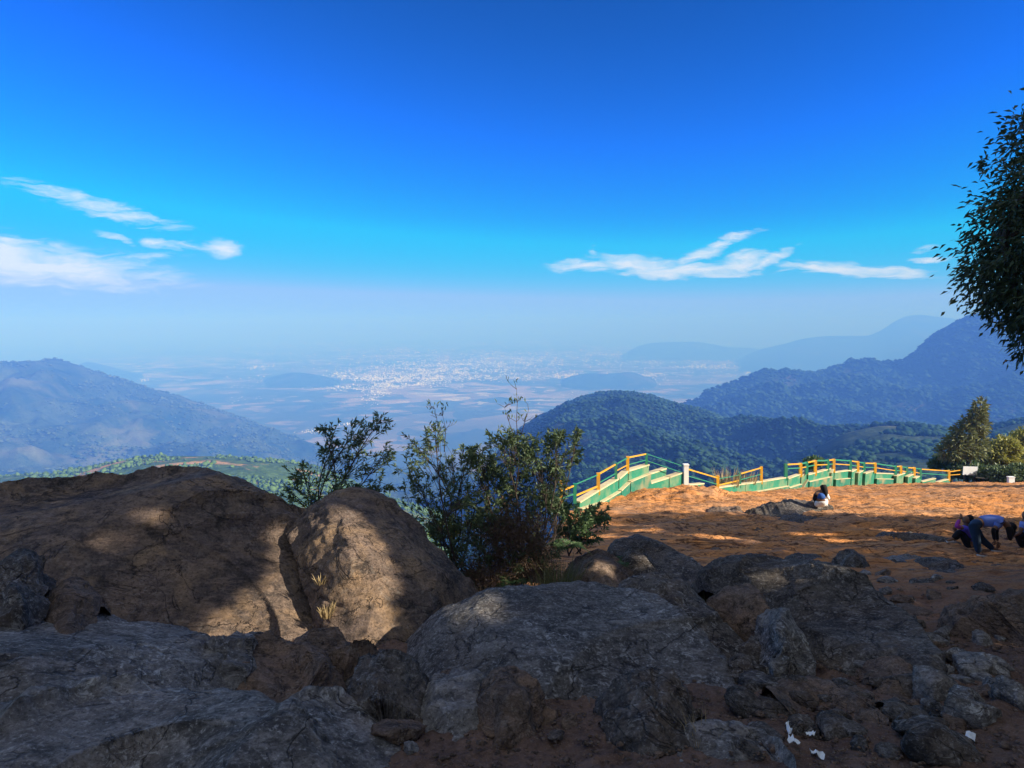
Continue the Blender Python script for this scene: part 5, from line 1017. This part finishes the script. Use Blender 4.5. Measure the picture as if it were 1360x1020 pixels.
J4 = dict(pelvis=Q4(1376, 716), chest=Q4(1362, 699), neck=Q4(1361, 692), head=Q4(1364, 683), hiL=Q4(1374, 717, -.1), hiR=Q4(1375, 717, .1), knL=Q4(1350, 708, -.12), knR=Q4(1353, 710, .14), anL=Q4(1358, 727, -.12), anR=Q4(1360, 727, .14), toL=Q4(1348, 731, -.14), toR=Q4(1350, 731, .16),
          shL=Q4(1359, 697, -.16), shR=Q4(1362, 697, .17), elL=Q4(1354, 708, -.2), elR=Q4(1356, 708, .22), haL=Q4(1343, 713, -.08), haR=Q4(1345, 713, .1), face=np.array([-.9, -.1, -.3]))
def wear4(J, up):
    m = (J['pelvis']+J['chest'])/2
    return [('trousers', 'black_cloth', [[(J['pelvis'], .125, 'p'), (J['pelvis']*.8+J['chest']*.2, .12)], ['p', (J['hiL'], .10), (J['knL'], .08), (J['anL'], .058)], ['p', (J['hiR'], .10), (J['knR'], .08), (J['anR'], .058)]]),
            ('shirt', 'sky_blue', [[(J['pelvis']*.75+J['chest']*.25, .125), (m, .128), (J['chest'], .14, 'c'), (J['neck']*.6+J['chest']*.4, .085)], ['c', (J['shL'], .075), (J['elL']*.6+J['shL']*.4, .06)], ['c', (J['shR'], .075), (J['elR']*.6+J['shR']*.4, .06)]]),
            ('hair', 'hair', [[(J['head']+[.02, 0, .08], .09), (J['head']+[.06, 0, .02], .105), (J['head']+[.08, 0, -.1], .08), (J['head']+[.09, 0, -.2], .05)]]),
            ('shoe', 'navy', [[(J['anL']+[.03, 0, -.05], .04), (J['anL']+[-.06, 0, -.05], .045), (J['toL'], .034)]]), ('shoe', 'navy', [[(J['anR']+[.03, 0, -.05], .04), (J['anR']+[-.06, 0, -.05], .045), (J['toR'], .034)]])]
person('crouching person in blue and black cut off by the right edge', Q4(1362, 731), J4, wear4)
zs = surf(SEATV, 1090, 673); YS = zs[1]+.12
W = lambda px, py, dy=0.0: at(px, py, YS+dy)
J1 = dict(pelvis=W(1089, 668.5), chest=W(1090, 657.5, -.02), neck=W(1091.5, 651.5, .02), head=W(1093, 647, .04), hiL=W(1085.5, 669, .05), hiR=W(1093.5, 669, .05), knL=W(1084, 665, .42), knR=W(1097, 665, .42), anL=W(1085, 676, .55), anR=W(1096, 676, .55), toL=W(1085, 678, .7), toR=W(1097, 678, .7),
          shL=W(1083.5, 655), shR=W(1097, 655.5), elL=W(1081.5, 663, .05), elR=W(1100.5, 662.5, .08), haL=W(1085, 667, .32), haR=W(1099, 658, .3), face=np.array([.3, .9, 0]))
def wear1(J, up):
    m = (J['pelvis']+J['chest'])/2
    return [('trousers', 'white_cloth', [[(J['pelvis']+[0, -.02, .0], .15, 'p'), (J['pelvis']*.75+J['chest']*.25, .15)], ['p', (J['hiL'], .115), (J['knL'], .08), (J['anL'], .06)], ['p', (J['hiR'], .115), (J['knR'], .08), (J['anR'], .06)]]),
            ('shirt', 'jacket_blue', [[(J['pelvis']*.55+J['chest']*.45, .155), (J['chest'], .16, 'c'), (J['neck']*.6+J['chest']*.4, .10)]]),
            ('sleeve', 'black_cloth', [[(J['shL']+[.03, 0, 0], .09), (J['elL'], .062), (J['haL']*.8+J['elL']*.2, .045)]]), ('sleeve', 'white_cloth', [[(J['shR']+[-.02, 0, 0], .085), (J['elR'], .06), (J['haR']*.8+J['elR']*.2, .045)]]),
            ('hair', 'hair', [[(J['head']+[0, 0, .09], .095), (J['head']+[0, -.03, .02], .115), (J['head']+[.03, -.07, -.10], .105), (J['head']+[.05, -.09, -.22], .085), (J['head']+[.05, -.09, -.30], .05)]]),
            ('shoe', 'shoe', [[(J['anL']+[0, -.03, -.04], .04), (J['toL'], .035)]]), ('shoe', 'shoe', [[(J['anR']+[0, -.03, -.04], .04), (J['toR'], .035)]])]
person('dark haired person in a blue top seated on the rock, back turned', W(1090, 674), J1, wear1)

# ------------------------------------------------------------------ litter
M['litter'] = plain_mat('litter', (.72, .76, .80), .5)
def scrap(px, py, L, w, ang, label, seed):
    p = hit(px, py); p[2] += .03; rs = np.random.RandomState(seed); n, m = 7, 4; u, v = np.meshgrid(np.linspace(-.5, .5, n), np.linspace(-.5, .5, m), indexing='ij')
    X = u*L*math.cos(ang)-v*w*math.sin(ang); Yy = u*L*math.sin(ang)+v*w*math.cos(ang); Z = .02*rs.normal(size=u.shape)*(L/.12)+.02
    top = np.stack([X, Yy, Z], -1)+p; bot = top-np.array([0, 0, .003]); Vv = np.concatenate([top.reshape(-1, 3), bot.reshape(-1, 3)]); f = gridfaces(n, m)
    tag(mesh_obj('litter', Vv, np.concatenate([f, f[:, ::-1]+n*m]), M['litter'], None, True, p), label, 'litter')
scrap(1047, 976, .10, .022, 1.4, 'white strip of litter standing out on the soil near the bottom', 1)
scrap(1054, 997, .07, .03, -.6, 'small white litter scrap just below the long strip', 2)
scrap(1085, 1014, .08, .03, -.7, 'white litter scrap at the very bottom edge', 3)
scrap(1076, 985, .05, .03, .4, 'pale bluish litter scrap right of the long strip', 4)
scrap(1238, 966, .07, .05, .5, 'crumpled pale wrapper beside the lumpy dark rock', 5)
scrap(1288, 990, .07, .05, .9, 'tiny pale scrap under the rounded rock at right', 6)
scrap(1196, 727, .20, .12, .2, 'white crumpled paper on the open shaded slope', 7)
